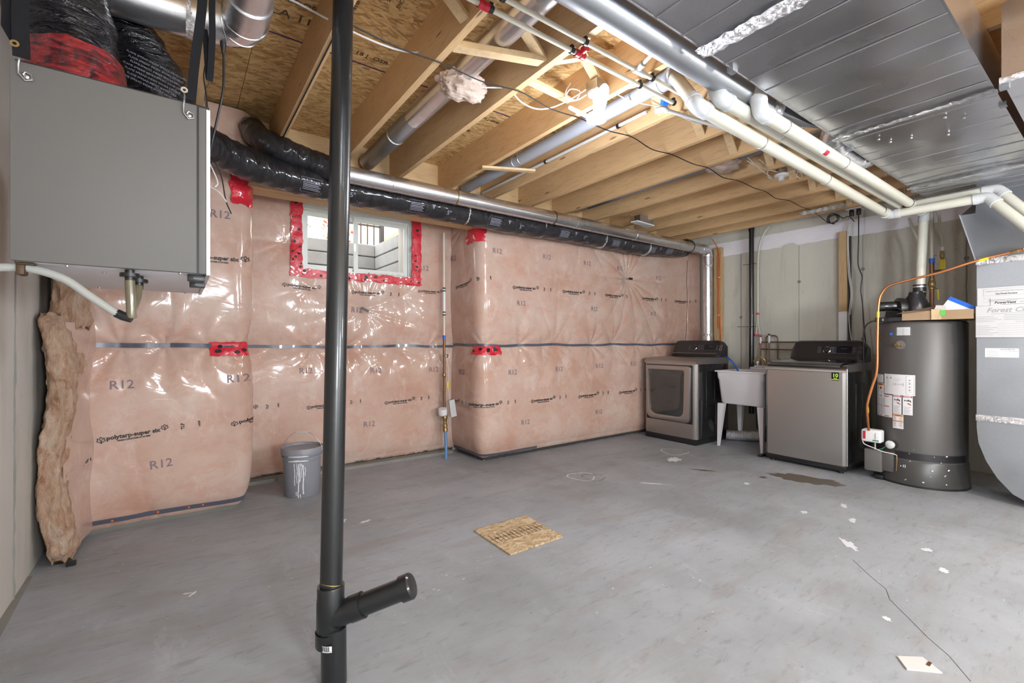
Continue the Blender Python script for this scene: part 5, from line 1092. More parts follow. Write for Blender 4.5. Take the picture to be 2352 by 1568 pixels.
obj('valve_handle', G().rbox(sx-.03, sx-.022, sy-.10, sy-.06, 1.88, 1.97, .004, 2), 'yellow', sp_); obj('hand_wheel', G().lathe([(.012, 0), (.018, .002), (.012, .005)], (sx-.02, sy-.03, 2.0), (-1, .5, 0), 14), 'zinc', sp_)
obj('pex_pipe', G().tube(cr([(sx, sy-.07, 2.05), (sx, sy-.07, 2.15), (sx, sy-.055, 2.25), (sx, sy-.045, 2.40), (sx-.1, sy, 2.6)], 6), .012, 12), 'pex', sp_); obj('collar', G().cyl((sx, sy-.07, 2.05), (sx, sy-.07, 2.085), .015, 14), 'white', sp_)
hp = thing('supply_pipe', 'shorter brown supply pipe with red clamp and bent hose beside the white vent', 'pipe', (5.6, 1.2, 1.397))
obj('pipe', G().cyl((sx, 1.205, 1.62), (sx, 1.205, 1.93), .011, 14), 'copperd', hp); obj('fitting', G().lathe([(.012, 0), (.022, .01), (.022, .05), (.028, .06), (.028, .085), (.018, .09), (.012, .12)], (sx, 1.205, 1.58), (0, 0, 1), 14), 'brass', hp)
obj('mixing_valve', G().tube([(sx, 1.225, 1.56), (sx, 1.205, 1.55), (sx, sy+.01, 1.56)], [.018, .026, .022], 16), 'brass', hp); obj('valve_cap', G().lathe([(0, 0), (.024, 0), (.024, .045), (0, .045)], (sx-.02, 1.195, 1.46), (0, 0, 1), 10), 'blackp', hp)
obj('clamp', G().cyl((sx, 1.205, 1.92), (sx, 1.205, 1.945), .015, 14), 'redp', hp)
obj('pex_pipe', G().tube(cr([(sx, 1.205, 1.94), (sx, 1.21, 2.05), (sx, 1.235, 2.18), (sx, 1.27, 2.28), (sx, 1.30, 2.40)], 6), .012, 12), 'pex', hp)
# gas line
gl = thing('gas_line', 'bright copper gas line arching over the water heater', 'pipe', (4.86, 1.41, .45))
obj('tube', G().tube(cr([(4.92, 1.413, .44), (4.88, 1.410, .55), (4.86, 1.407, .668), (4.86, 1.375, .82), (4.86, 1.339, .976), (4.86, 1.335, 1.25), (4.86, 1.327, 1.538), (4.86, 1.300, 1.645), (4.86, 1.24, 1.70), (4.86, 1.10, 1.735), (4.86, .932, 1.77), (4.88, .75, 1.83), (4.90, .60, 1.865), (4.90, .40, 1.90)], 8), .0095, 14), 'copper', gl)
for p, d in (((4.86, 1.331, 1.43), (0, 0, 1)), ((4.885, .72, 1.835), (.05, -1, .2)), ((4.875, 1.41, .60), (-.1, 0, 1))): obj('tag', G().lathe([(.0097, 0), (.011, .001), (.011, .05), (.0097, .051)], p, d, 14), 'yellow', gl)
obj('flare_nut', G().lathe([(0, 0), (.014, 0), (.017, .012), (.017, .035), (.012, .04), (0, .04)], (4.90, .56, 1.872), (0, -1, .2), 6, False), 'brass', gl); obj('valve_body', G().rbox(4.885, 4.915, .40, .50, 1.87, 1.905, .006, 2), 'copper', gl)
# open cardboard box on top of the heater
cb = thing('cardboard_box', 'open flattened cardboard box lying on top of the water heater', 'box', (5.05, .95, 1.40))
bz0 = 1.402
obj('tray', G().box(4.985, 4.992, .765, 1.20, bz0, bz0+.075), 'card', cb); obj('tray_side', G().box(4.99, 5.40, 1.193, 1.20, bz0, bz0+.06), 'card', cb); obj('tray_back', G().box(5.40, 5.407, .765, 1.20, bz0, bz0+.06), 'card', cb); obj('tray_floor', G().box(4.99, 5.40, .765, 1.195, bz0, bz0+.006), 'cardd', cb)
obj('flap', G().add([(4.985, 1.20, bz0+.07), (4.985, 1.02, bz0+.075), (5.06, .98, bz0+.12), (5.06, 1.18, bz0+.075), (4.955, 1.235, bz0+.055), (4.985, 1.02, bz0+.07), (5.06, .98, bz0+.115)], [(0, 1, 2, 3), (0, 4, 1)]), 'cardd', cb)
obj('end_flap', G().box(4.975, 4.982, .95, 1.01, bz0, bz0+.085), 'brid', cb); obj('green_sticker', G().box(4.972, 4.975, .925, .955, bz0+.03, bz0+.075), 'greent', cb)
pk = thing('leaflet', 'blue and white leaflet tucked in the cardboard box', 'leaflet', (5.05, .86, 1.45))
R_ = Matrix.Rotation(.55, 3, 'X')
obj('sheet', G().box(5.04, 5.043, .79, .95, 1.445, 1.545, R_), 'label', pk); obj('band', G().box(5.037, 5.040, .775, .95, 1.525, 1.555, R_, c=(5.04, .87, 1.495)), 'blue', pk)
pk2 = thing('paper_scrap', 'crumpled pale paper scrap lying in the cardboard box', 'paper', (5.0, .95, 1.45)); obj('scrap', G().hull([(4.99, 1.0, 1.468), (4.99, .92, 1.470), (5.1, .92, 1.465), (5.1, 1.0, 1.46)], [(5.0, .985, 1.52), (5.0, .93, 1.515), (5.08, .94, 1.50), (5.08, .98, 1.505)]), 'tile', pk2)
# ================================================================== WASHER
wx0, wx1, wy0, wy1 = 4.92, 5.62, 1.585, 2.305
ws = thing('washing_machine', 'stainless top-loading washing machine beside the grey water heater', 'washing machine', (5.27, 1.95, 0))
def frontpanel(y0, y1, z0, z1, x, bow=.012, r=.03, n=24):
    """slightly bowed sheet with rounded vertical edges"""
    ge = G(); vs = []
    P = []
    for i in range(n+1):
        t = i/n; y = y1-(y1-y0)*t; e = min(t, 1-t)*(y1-y0); xx = x-bow*math.sin(PI*t)**.6+bow
        if e < r: xx += r-math.sqrt(max(0, r*r-(r-e)**2))
        P.append((xx, y))
    vs = [(a, b, z) for a, b in P for z in (z0, z1)]; ge.add(vs, [(i*2, i*2+2, i*2+3, i*2+1) for i in range(n)], True)
    k = len(ge.v); ge.v += [(x+.06, y1, z0), (x+.06, y1, z1), (x+.06, y0, z0), (x+.06, y0, z1)]
    ge.f += [(k, 0, 1, k+1), (n*2, k+2, k+3, n*2+1)]; ge.sm += [False, False]; return ge
obj('front_panel', frontpanel(wy0, wy1, .075, .935, wx0), 'steel', ws)
obj('cabinet', G().rbox(wx0+.035, wx1, wy0+.004, wy1-.004, .06, .94, .008, 2), 'oxide', ws)
obj('edge_trim', G().tube([(wx0+.034, wy0+.002, .08), (wx0+.034, wy0+.002, .97)], .007, 10), 'steel', ws)
obj('base_kick', G().rbox(wx0+.02, wx1-.02, wy0+.006, wy1-.006, .022, .08, .012, 2), 'blackp', ws)
for x in (4.98, 5.56):
    for y in (wy0+.06, wy1-.06): obj('foot', G().cyl((x, y, 0), (x, y, .03), .022, 12), 'blackp', ws)
obj('top_trim', G().prism([(wx0+.004, .938), (wx0+.008, .965), (wx0+.03, .99), (wx0+.07, 1.003), (wx1, 1.02), (wx1, .938)], 'y', wy0, wy1), 'steeld', ws)
lid = G(); vs = []; nx_, ny_ = 14, 20
for i in range(nx_+1):
    for j in range(ny_+1):
        u = i/nx_; v = j/ny_; x = wx0+.012+u*.47; y = wy0+.05+v*(wy1-wy0-.085)
        vs.append((x, y, .985+.055*math.sin(PI*min(1, (u*.62+.05)))**.7+.01*math.sin(PI*v)-.012*(u < .01)))
lid.add(vs, [(i*(ny_+1)+j, (i+1)*(ny_+1)+j, (i+1)*(ny_+1)+j+1, i*(ny_+1)+j+1) for i in range(nx_) for j in range(ny_)], True)
ld = obj('lid', lid, 'oxide', ws, fixn=False); obj('lid_lip', G().rbox(wx0+.004, wx0+.03, wy0+.045, wy1-.03, .972, .992, .006, 2), 'blackp', ld)
obj('lid_edge', G().tube([(wx0+.008, wy0+.05, .995), (wx0+.008, wy1-.035, .995)], .003, 8), 'chrome', ld)
def console(par, y0, y1, x0, x1, z0, z1, knob, scr):
    pr = [(x0, z0), (x0-.01, z0+.03), (x0+.004, z0+.05), (x0+.058, z1-.03), (x0+.085, z1-.004), (x0+.12, z1), (x1, z1-.02), (x1, z0)]
    n = 18; ge = G(); vs = []
    for i in range(n+1):
        t = i/n; e = min(t, 1-t)*n; k = 1-max(0, (1.6-e)/1.6)**2*.32
        y = y0+(y1-y0)*t
        for p in pr: vs.append((x1+(p[0]-x1)*(.5+.5*k) if p[0] < x1 else p[0], y, z0+(p[1]-z0)*k))
    m_ = len(pr); ge.add(vs, [(i*m_+k, (i+1)*m_+k, (i+1)*m_+(k+1) % m_, i*m_+(k+1) % m_) for i in range(n) for k in range(m_)]+[tuple(range(m_)), tuple(range(n*m_, (n+1)*m_))], True)
    c = obj('control_console', ge, 'consol', par)
    sl_ = V((.054, 0, z1-z0-.08)).normalized(); nrm = V((-sl_.z, 0, sl_.x)); o_ = V((x0+.031, 0, (z0+.05+z1-.03)/2))
    f = lambda yc, e: planefn(o_+V((0, yc, 0))+nrm*e, (0, -1, 0), sl_)
    obj('control_knob', G().lathe([(0, .028), (.024, .026), (.028, .018), (.030, .0), (0, 0)], o_+V((0, knob, 0)), nrm, 32), 'consol', c)
    obj('knob_ring', G().lathe([(.031, 0), (.036, .004), (.036, .008), (.031, .012), (.031, 0)], o_+V((0, knob, 0)), nrm, 32), 'chrome', c)
    g0 = f(scr, .0035); sc = G(); sc.add([g0(-.075, -.045), g0(.075, -.045), g0(.075, .045), g0(-.075, .045)], [(0, 1, 2, 3)]); obj('display', sc, 'screen', c, fixn=False)
    letters('display_print', '- - : - -', .018, 'label', lambda u, v: f(scr, .0045)(u+.01, v+.018), c, 0)
    letters('panel_print', 'Normal  Heavy Duty  Bedding  Sanitize', .0095, 'ltext', lambda u, v: f(scr, .0045)(u, v-.036), c, 0)
    letters('panel_print', '', .01, 'ltext', f(scr, .0045), c, 0, extra=rects([(-.10-.02*(k % 2), -.03+.018*k, -.083, -.026+.018*k) for k in range(4)]+[(.083, -.03+.018*k, .105+.01*(k % 2), -.026+.018*k) for k in range(4)]))
    letters('panel_print', '', .01, 'ltext', f(knob, .0045), c, 0, extra=rects([(-.085, -.03+.012*k, -.052, -.0275+.012*k) for k in range(6)]+[(.052, -.03+.012*k, .085, -.0275+.012*k) for k in range(6)]))
    for q in (-.018, .024): 
        gg = f(scr-.145, .005); zz = .5; b_ = G(); b_.add([gg(-.014, q-.015), gg(.016, q-.015), gg(.016, q+.013), gg(-.014, q+.013)], [(0, 1, 2, 3)]); obj('button', b_, 'chrome', c, fixn=False); b_ = G(); gg = f(scr-.145, .0065); b_.add([gg(-.010, q-.011), gg(.012, q-.011), gg(.012, q+.009), gg(-.010, q+.009)], [(0, 1, 2, 3)]); obj('button_face', b_, 'consol', c, fixn=False)
    obj('chrome_line', G().tube([o_+V((-.034, y1-.03, -(z1-z0-.08)/2-.004)), o_+V((-.034, y0+.03, -(z1-z0-.08)/2-.004))], .0025, 8), 'chrome', c)
    return c
console(ws, wy0+.01, wy1-.035, 5.40, 5.62, 1.015, 1.235, 1.915, 1.775)
yk = G(); yk.box(wx0+.0005, wx0+.002, 1.640, 1.700, .862, .935); stc = obj('energy_sticker', yk, 'screen', ws)
letters('sticker_print', '10', .046, 'lime', planefn((wx0-.0008, 1.669, .908), (0, -1, 0), (0, 0, 1)), stc, .0015); letters('sticker_print', 'YEAR', .013, 'lime', planefn((wx0-.0008, 1.669, .882), (0, -1, 0), (0, 0, 1)), stc, .0003)
obj('sticker_bar', G().box(wx0-.001, wx0+.0005, 1.641, 1.699, .868, .875), 'yellow', stc)
for x in (5.18, 5.36): obj('side_groove', G().rbox(x, x+.02, wy0-.001, wy0+.006, .30, .82, .003, 2), 'blackp', ws)
# ================================================================== DRYER
dx, dxb, dy0_, dy1_ = 4.885, 5.60, 3.06, 3.79
dr = thing('dryer', 'dark stainless front-loading clothes dryer against the insulated corner', 'dryer', (5.25, 3.42, 0))
obj('front_panel', frontpanel(dy0_, dy1_, .07, .955, dx, .004, .02), 'steeld', dr)
obj('cabinet', G().rbox(dx+.03, dxb, dy0_+.004, dy1_-.004, .055, .955, .006, 2), 'oxide', dr)
obj('base_kick', G().rbox(dx+.006, dxb-.01, dy0_+.004, dy1_-.004, .0, .072, .008, 2), 'blackp', dr)
tp_ = G(); tp_.prism([(dx-.004, .955), (dx+.002, .985), (dx+.025, 1.01), (dx+.08, 1.022), (dxb, 1.03), (dxb, .95)], 'y', dy0_-.002, dy1_+.002); obj('top_panel', tp_, 'steeld', dr)
obj('edge_trim', G().tube([(dx+.022, dy0_+.002, .07), (dx+.022, dy0_+.002, .96)], .007, 10), 'steel', dr)
def loopYZ(pts, x, r=.05, n=6): return [(x, p.x, p.y) for p in [V((q.x, q.y, 0)) for q in closed(pts, r, n)]]
def closed(pts, r, n):
    o = []; m_ = len(pts)
    for i in range(m_):
        p = V((pts[i][0], pts[i][1], 0)); a = V((pts[i-1][0], pts[i-1][1], 0))-p; b = V((pts[(i+1) % m_][0], pts[(i+1) % m_][1], 0))-p; ri = r[i] if isinstance(r, (list, tuple)) else r
        a = p+a.normalized()*ri; b = p+b.normalized()*ri
        for k in range(n+1): t = k/n; o.append(a*(1-t)**2+p*2*t*(1-t)+b*t*t)
    return o
outp = [(3.745, .930), (3.118, .930), (3.128, .258), (3.738, .262)]; ir = [.03, .03, .06, .11]
innp = [(3.712, .880), (3.190, .880), (3.205, .318), (3.680, .318)]
A = loopYZ(outp, dx-.002, ir); B_ = loopYZ(outp, dx-.036, ir); Bi = loopYZ([(3.725, .905), (3.15, .905), (3.16, .28), (3.72, .285)], dx-.045, ir); C_ = loopYZ(innp, dx-.040, [.03, .03, .09, .12]); D_ = loopYZ(innp, dx-.030, [.03, .03, .09, .12])
def loops(L, cap=True):
    ge = G(); n = len(L[0])
    for q in L: ge.v += q
    for i in range(len(L)-1):
        for k in range(n): ge.f.append((i*n+k, i*n+(k+1) % n, (i+1)*n+(k+1) % n, (i+1)*n+k))
    if cap: ge.f.append(tuple(range((len(L)-1)*n, len(L)*n)))
    ge.sm = [True]*len(ge.f); return ge
door = obj('door', loops([A, B_, Bi, C_, D_]), 'steeld', dr)
obj('door_gap', G().box(dx-.003, dx+.001, 3.105, 3.755, .245, .94), 'blackp', dr)
gl_ = G(); L0 = loopYZ(innp, dx-.031, [.03, .03, .09, .12]); cyy, czz = 3.45, .6; L1 = [(dx-.043, cyy+(y-cyy)*.86, czz+(z-czz)*.86) for _, y, z in L0]; L2 = [(dx-.046, cyy+(y-cyy)*.5, czz+(z-czz)*.5) for _, y, z in L0]
obj('door_glass', loops([L0, L1, L2]), 'glassd', door)
console(dr, dy0_+.01, dy1_-.03, 5.40, 5.60, 1.03, 1.24, 3.42, 3.21)
for x in (5.1, 5.28): obj('side_groove', G().rbox(x, x+.012, dy0_-.001, dy0_+.006, .1, .9, .002, 1), 'blackp', dr)
bh = thing('drain_line', 'bright blue tube running from behind the dryer into the sink', 'hose', (5.45, 2.95, .9)); obj('tube', G().tube(cr([(5.55, 3.10, 1.02), (5.50, 3.03, 1.03), (5.46, 2.96, 1.0), (5.40, 2.86, .92), (5.36, 2.80, .84), (5.35, 2.78, .76)], 8), .0095, 12), 'blue', bh)
# ================================================================== SINK
sk = thing('laundry_sink', 'white plastic laundry sink on tapered legs between washer and dryer', 'sink', (5.38, 2.67, 0))
kx0, kx1, ky0, ky1, kz = 5.13, 5.68, 2.40, 2.965, .885
def rl(x0, x1, y0, y1, z, r=.03, n=5): return [(p.x, p.y, z) for p in closed([(x0, y0), (x1, y0), (x1, y1), (x0, y1)], r, n)]
basin = loops([rl(kx0+.06, kx1-.05, ky0+.045, ky1-.045, .50, .05), rl(kx0+.045, kx1-.03, ky0+.035, ky1-.035, .52, .05), rl(kx0+.012, kx1-.012, ky0+.022, ky1-.022, .78, .04), rl(kx0+.006, kx1-.006, ky0+.012, ky1-.012, .80, .04), rl(kx0+.004, kx1-.004, ky0+.010, ky1-.010, .868, .03),
    rl(kx0-.012, kx1, ky0-.010, ky1+.010, .870, .02), rl(kx0-.012, kx1, ky0-.010, ky1+.010, kz, .02), rl(kx0+.02, kx1-.11, ky0+.03, ky1-.03, kz, .04), rl(kx0+.06, kx1-.13, ky0+.06, ky1-.06, .56, .06)])
obj('basin', basin, 'sinkw', sk)
obj('faucet_ledge', G().rbox(kx1-.11, kx1-.005, ky0+.10, ky1-.18, kz-.002, kz+.035, .01, 2), 'sinkw', sk)
for x, y, nm in ((kx0+.045, ky1-.055, 0), (kx0+.045, ky0+.055, 0), (kx1-.075, ky1-.055, 0), (kx1-.075, ky0+.055, 0)):
    sx_ = 1 if x < 5.4 else -1; sy_ = -1 if y > 2.68 else 1
    T = [(x-.03, y-.035, .50), (x+.04, y-.035, .50), (x+.04, y+.035, .50), (x-.03, y+.035, .50)]; Bt = [(x-.03*sx_-.012, y-sy_*.022-.012, .0), (x-.03*sx_+.014, y-sy_*.022-.012, .0), (x-.03*sx_+.014, y-sy_*.022+.012, .0), (x-.03*sx_-.012, y-sy_*.022+.012, .0)]
    obj('leg', G().hull(Bt, T), 'sinkw', sk)
obj('trap', G().tube(bend([(5.44, 2.62, .50), (5.44, 2.62, .22), (5.52, 2.58, .16), (5.60, 2.55, .30), (5.9, 2.55, .32)], .05, 6), .024, 16), 'abs', sk)
fct = obj('faucet', G().rbox(kx1-.09, kx1-.03, 2.50, 2.74, kz+.03, kz+.055, .01, 2), 'zinc', sk)
for y in (2.53, 2.71): obj('tap_handle', G().lathe([(.012, 0), (.012, .03), (.022, .034), (.022, .05), (0, .052)], (kx1-.06, y, kz+.05), (0, 0, 1), 12), 'zinc', fct)
obj('faucet_hose', G().tube(cr([(kx1-.08, 2.60, kz+.05), (kx1-.10, 2.62, kz+.13), (kx1-.12, 2.68, kz+.16), (kx1-.13, 2.72, kz+.10)], 6), .011, 12), 'brass', fct)
fx_ = thing('foil_hose', 'crumpled foil dryer hose lying on the floor under the sink', 'hose', (5.60, 2.85, .06)); Q = cr([(5.50, 3.04, .07), (5.55, 2.95, .065), (5.62, 2.84, .07), (5.70, 2.74, .075)], 20); obj('bellows', G().tube(Q, [.062+.006*math.sin(i*1.9) for i in range(len(Q))], 28), 'foil', fx_)
tr_ = thing('plastic_bag', 'glossy black plastic bundle on the floor behind the sink legs', 'bag', (5.80, 2.65, 0)); bm = bmesh.new(); bmesh.ops.create_icosphere(bm, subdivisions=4, radius=1)
for v in bm.verts: d = v.co.normalized(); k = 1+.25*noise.fractal(d*1.5, 1, 2, 5); v.co = V((5.80+d.x*.07*k, 2.68+d.y*.10*k, max(.002, .08+d.z*.085*k)))
bm.verts.ensure_lookup_table(); obj('bundle', G().add([v.co.copy() for v in bm.verts], [[q.index for q in f.verts] for f in bm.faces], True), 'sleeve', tr_); bm.free()
bk = thing('black_clip_block', 'pair of small black blocks lying on the floor left of the washer', 'block', (5.0, 2.40, 0)); obj('block', G().rbox(4.97, 5.11, 2.36, 2.40, .001, .022, .004, 1), 'blackp', bk); obj('block', G().rbox(5.03, 5.15, 2.31, 2.345, .001, .028, .004, 1), 'blackp', bk)
# ================================================================== PIPES AND LUMBER ON THE RIGHT WALL
ab = thing('waste_pipe', 'slim black waste pipe standing against the right wall behind the sink', 'pipe', (5.93, 2.943, 0)); obj('pipe', G().cyl((5.955, 2.95, .30), (5.955, 2.95, 2.70), .030, 24), 'abs', ab); obj('cap', G().cyl((5.955, 2.95, 2.64), (5.955, 2.95, 2.69), .034, 24), 'abs', ab)
for z, L_ in ((2.22, .10), (1.42, .17)): obj('tie_wire', G().tube([(5.93, 2.95+L_, z), (5.92, 2.87, z-.004)], .003, 6), 'cord', ab)
px = thing('supply_pipe', 'cream plastic supply pipe curving down beside the slim black waste pipe', 'pipe', (5.98, 2.89, 1.3))
obj('pipe', G().tube(cr([(5.93, 2.72, 2.66), (5.96, 2.78, 2.62), (5.98, 2.84, 2.52), (5.985, 2.875, 2.38), (5.985, 2.885, 2.1), (5.985, 2.885, 1.66), (5.985, 2.885, 1.56)], 8), .013, 12), 'pex', px)
obj('pipe', G().tube(cr([(5.985, 2.885, 1.56), (5.985, 2.90, 1.40), (5.985, 2.905, 1.32)], 4), .010, 10), 'pex', px); obj('pipe', G().tube(cr([(5.985, 2.885, 1.56), (5.985, 2.875, 1.42), (5.985, 2.86, 1.33)], 4), .010, 10), 'pex', px)
for y, z in ((2.885, 1.58), (2.91, 1.31), (2.86, 1.30)): obj('clamp', G().cyl((5.985, y, z-.014), (5.985, y, z+.014), .018, 12), 'redp', px)
cp = thing('copper_manifold', 'dull copper pipes behind the sink leading to the washer', 'pipe', (5.97, 2.8, .95))
for y, z in ((2.85, 1.28), (2.745, 1.30)):
    obj('pipe', G().cyl((5.985, y, .88), (5.985, y, z-.09), .0085, 12), 'copperd', cp); obj('connector', G().cyl((5.985, y, z-.09), (5.985, y, z), .013, 12), 'white', cp); obj('cap', G().cyl((5.985, y, z), (5.985, y, z+.022), .013, 10), 'blackp', cp)
obj('clamp', G().cyl((5.985, 2.85, 1.18), (5.985, 2.85, 1.205), .0155, 12), 'redp', cp)
for z in (1.218, 1.130): obj('pipe', G().tube([(5.985, 2.85, z), (5.985, 2.30, z-.01*(z < 1.2))], .008, 12), 'copperd', cp); obj('stop_valve', G().tube([(5.985, 2.40, z), (5.95, 2.32, z), (5.90, 2.28, z-.03)], [.011, .016, .012], 12), 'brass', cp)
obj('arched_pipe', G().tube(bend([(6.02, 2.80, .95), (6.02, 2.80, 1.30), (6.02, 2.66, 1.30), (6.02, 2.66, .95)], .05, 6), .007, 10), 'copperd', cp)  # copper tube bent into an arch close to the wall
st_ = thing('wall_stud', 'pale timber stud with a painted-white foot fixed to the right wall', 'stud', (6.03, 1.97, 1.2))
obj('board', G().rbox(6.0, X1-.012, 1.925, 2.005, 1.56, 2.455, .003, 1, False), 'woodz', st_); obj('painted_foot', G().rbox(6.0, X1-.012, 1.925, 2.005, .9, 1.56, .003, 1, False), 'white', st_)
s2_ = thing('wall_stud', 'knotty yellow timber stud in the corner beside the bright duct drop', 'stud', (6.0, 3.44, 1.2)); obj('board', G().rbox(6.0, X1-.012, 3.385, 3.49, .4, 2.52, .003, 1, False), 'woodz', s2_)
gr = thing('grey_stud', 'dark narrow batten right of the pale wall stud', 'stud', (6.0, 1.915, .9)); obj('batten', G().box(6.03, X1-.002, 1.905, 1.922, .9, 2.40), 'damp', gr)
oc = cable('orange_cable', 'orange cable running down the corner stud', [[(5.95, 3.50, 2.66), (5.98, 3.45, 2.56), (5.985, 3.405, 2.44), (5.985, 3.395, 2.2), (5.985, 3.40, 1.8), (5.985, 3.385, 1.45), (5.985, 3.37, 1.2)], [(5.985, 3.42, 2.4), (5.985, 3.41, 1.9), (5.985, 3.41, 1.4)]], .006, 'orange')
for z in (2.10, 1.58): obj('staple', G().box(5.975, 5.995, 3.392, 3.412, z, z+.012), 'white', oc)
wc = cable('white_cable', 'grey-white cable running down beside the pale wall stud', [[(5.98, 1.86, 2.58), (5.985, 1.90, 2.50), (5.985, 1.915, 2.35), (5.985, 1.905, 2.0), (5.985, 1.88, 1.75), (5.985, 1.90, 1.52), (5.985, 1.885, 1.3), (5.985, 1.86, 1.15)], [(5.97, 1.84, 2.60), (5.985, 1.885, 2.50), (5.985, 1.905, 2.34), (5.985, 1.892, 2.0), (5.985, 1.87, 1.75), (5.985, 1.89, 1.52)]], .0045, 'cable')
ou = thing('power_outlet', 'ceiling outlet box with black plugs at the top of the right wall', 'outlet', (5.9, 1.80, 2.66)); obj('outlet_box', G().rbox(5.86, 5.97, 1.76, 1.88, 2.66, 2.72, .004, 1), 'zinc', ou); obj('cover_plate', G().box(5.85, 5.98, 1.75, 1.89, 2.652, 2.66), 'white', ou)
for y in (1.785, 1.85): obj('plug', G().rbox(5.885, 5.925, y-.02, y+.018, 2.585, 2.652, .006, 2), 'blackp', ou)
cable('appliance_wire', 'wavy black power cord hanging from the outlet down behind the washer', [[(5.90, 1.785, 2.60), (5.90, 1.785, 2.35), (5.90, 1.79, 2.08), (5.90, 1.775, 1.99), (5.90, 1.755, 1.92), (5.90, 1.765, 1.78), (5.90, 1.75, 1.62), (5.90, 1.73, 1.3), (5.90, 1.71, 1.1)]], .0055, 'cord', 'cord')
# ================================================================== SMALLER THINGS
bc = (.80, 3.985); R0 = .150
bu = thing('paint_bucket', 'grey plastic pail with dried white paint drips by the insulation', 'bucket', (bc[0], bc[1], 0))
obj('pail', G().lathe([(0, .0), (.125, .0), (.130, .006), (.141, .27), (.147, .272), (.147, .282), (.142, .284), (.143, .305), (.152, .307), (.152, .317), (.144, .319), (.145, .335), (.153, .337), (.153, .345), (.146, .347)], (bc[0], bc[1], 0), (0, 0, 1), 56), 'bucket', bu)
obj('lid', G().lathe([(.146, .33), (.157, .333), (.158, .375), (.153, .382), (.148, .378), (.146, .364), (.05, .362), (0, .362)], (bc[0], bc[1], 0), (0, 0, 1), 56), 'bucket', bu)
rt = V((.809, -.588, 0)); hd = cr([V((bc[0], bc[1], .335))+rt*a+V((0, 0, b)) for a, b in ((-.162, 0), (-.163, .03), (-.14, .08), (-.09, .133), (-.045, .155), (.045, .155), (.10, .125), (.145, .07), (.163, .02), (.162, 0))], 5)
hdl = obj('bail_handle', G().tube(hd, .0018, 7), 'zinc', bu); obj('grip', G().tube([V((bc[0], bc[1], .49))+rt*-.045, V((bc[0], bc[1], .49))+rt*.045], .006, 10), 'cable', hdl)
dg = G(); rs = random.Random(5)
def pailf(a, z):
    r = np.interp(z, [0, .006, .27, .272, .30, .31, .33, .345], [.1255, .1305, .1415, .148, .1445, .1525, .146, .1535])+.0012; a = math.radians(a); return (bc[0]+r*math.cos(a), bc[1]+r*math.sin(a), z)
for a, z0, z1, w_ in ((236, .10, .275, 1.6), (243, .12, .28, 1.4), (248, .05, .27, 2.0), (252, .13, .275, 1.8), (257, .16, .27, 1.4), (262, .03, .26, 2.0), (268, .17, .24, 1.2), (246, .0, .06, 2.0), (240, .02, .05, 1.2), (253, .0, .03, 1.6)):
    n = 10; vs = []
    for i in range(n+1):
        z = z1+(z0-z1)*i/n; w2 = w_*(.5+.5*abs(math.sin(i*1.3+a)))+(.5 if i == 0 else 0)
        vs += [pailf(a-w2+.8*math.sin(i*.9+a), z), pailf(a+w2+.8*math.sin(i*.9+a), z)]
    dg.add(vs, [(i*2, i*2+1, i*2+3, i*2+2) for i in range(n)])
for z in (.286, .321, .349):
    n = 30; vs = []
    for i in range(n+1): a = 215+62*i/n; vs += [pailf(a, z), pailf(a, z+.004+.014*abs(math.sin(i*1.7+z*90))*math.sin(PI*i/n))]
    dg.add(vs, [(i*2, i*2+2, i*2+3, i*2+1) for i in range(n)])
obj('paint_drips', dg, 'paint', bu, fixn=False)
# water entry in the inner corner of the recess
we = thing('water_entry', 'blue water main with brass valve and grey meter rising in the recess corner', 'pipe', (2.27, 4.32, 0)); ex, ey = 2.275, 4.36
obj('blue_pipe', G().tube(cr([(2.245, 4.26, .0), (2.25, 4.27, .1), (2.262, 4.30, .2), (2.268, 4.32, .28)], 6), .0145, 16), 'bluepipe', we)
obj('main_valve', G().lathe([(.012, 0), (.022, .005), (.028, .03), (.020, .055), (.026, .06), (.026, .085), (.018, .095), (.022, .13), (.03, .14), (.03, .165), (.02, .17)], (2.268, 4.32, .265), (.05, .2, 1), 18), 'brass', we)
obj('meter_body', G().lathe([(0, 0), (.045, 0), (.048, .03), (.045, .065), (0, .068)], (2.245, 4.33, .455), (-.15, -.2, 1), 24), 'white', we)
tr2 = obj('meter_transmitter', G().box(2.30, 2.365, 4.27, 4.30, .43, .61, Matrix.Rotation(-.15, 3, 'Y')), 'paper', we)
obj('copper_riser', G().cyl((ex, ey, .44), (ex, ey, 1.25), .0135, 14), 'copperd', we)
obj('coupling', G().cyl((ex, ey, 1.25), (ex, ey, 1.29), .017, 14), 'blue', we); obj('riser', G().cyl((ex, ey, 1.28), (ex-.004, ey, 2.38), .012, 14), 'cpvc', we)
obj('riser_sleeve', G().cyl((ex, ey, 1.52), (ex, ey, 1.77), .0155, 14), 'label', we)
for z in (1.50, 1.53, 1.755, 1.785): obj('band', G().cyl((ex, ey, z), (ex, ey, z+.012), .0175, 14), 'ink', we)
obj('stop_valve', G().lathe([(.013, 0), (.02, .01), (.02, .04), (.013, .05)], (ex, ey, .84), (0, 0, 1), 14), 'brass', we); obj('valve_handle', G().rbox(ex+.01, ex+.03, ey-.05, ey-.035, .72, .80, .004, 2), 'yellow', we)
obj('hand_wheel', G().lathe([(.008, 0), (.016, .002), (.020, .006), (.016, .010), (.008, .01)], (ex+.015, ey-.03, 1.07), (.3, -1, 0), 14), 'zinc', we); obj('bonding_wire', G().tube(cr([(ex+.01, ey-.03, 1.05), (ex+.035, ey-.04, .9), (ex+.03, ey-.04, .75), (ex+.045, ey-.05, .62)], 6), .003, 6), 'cable', we)
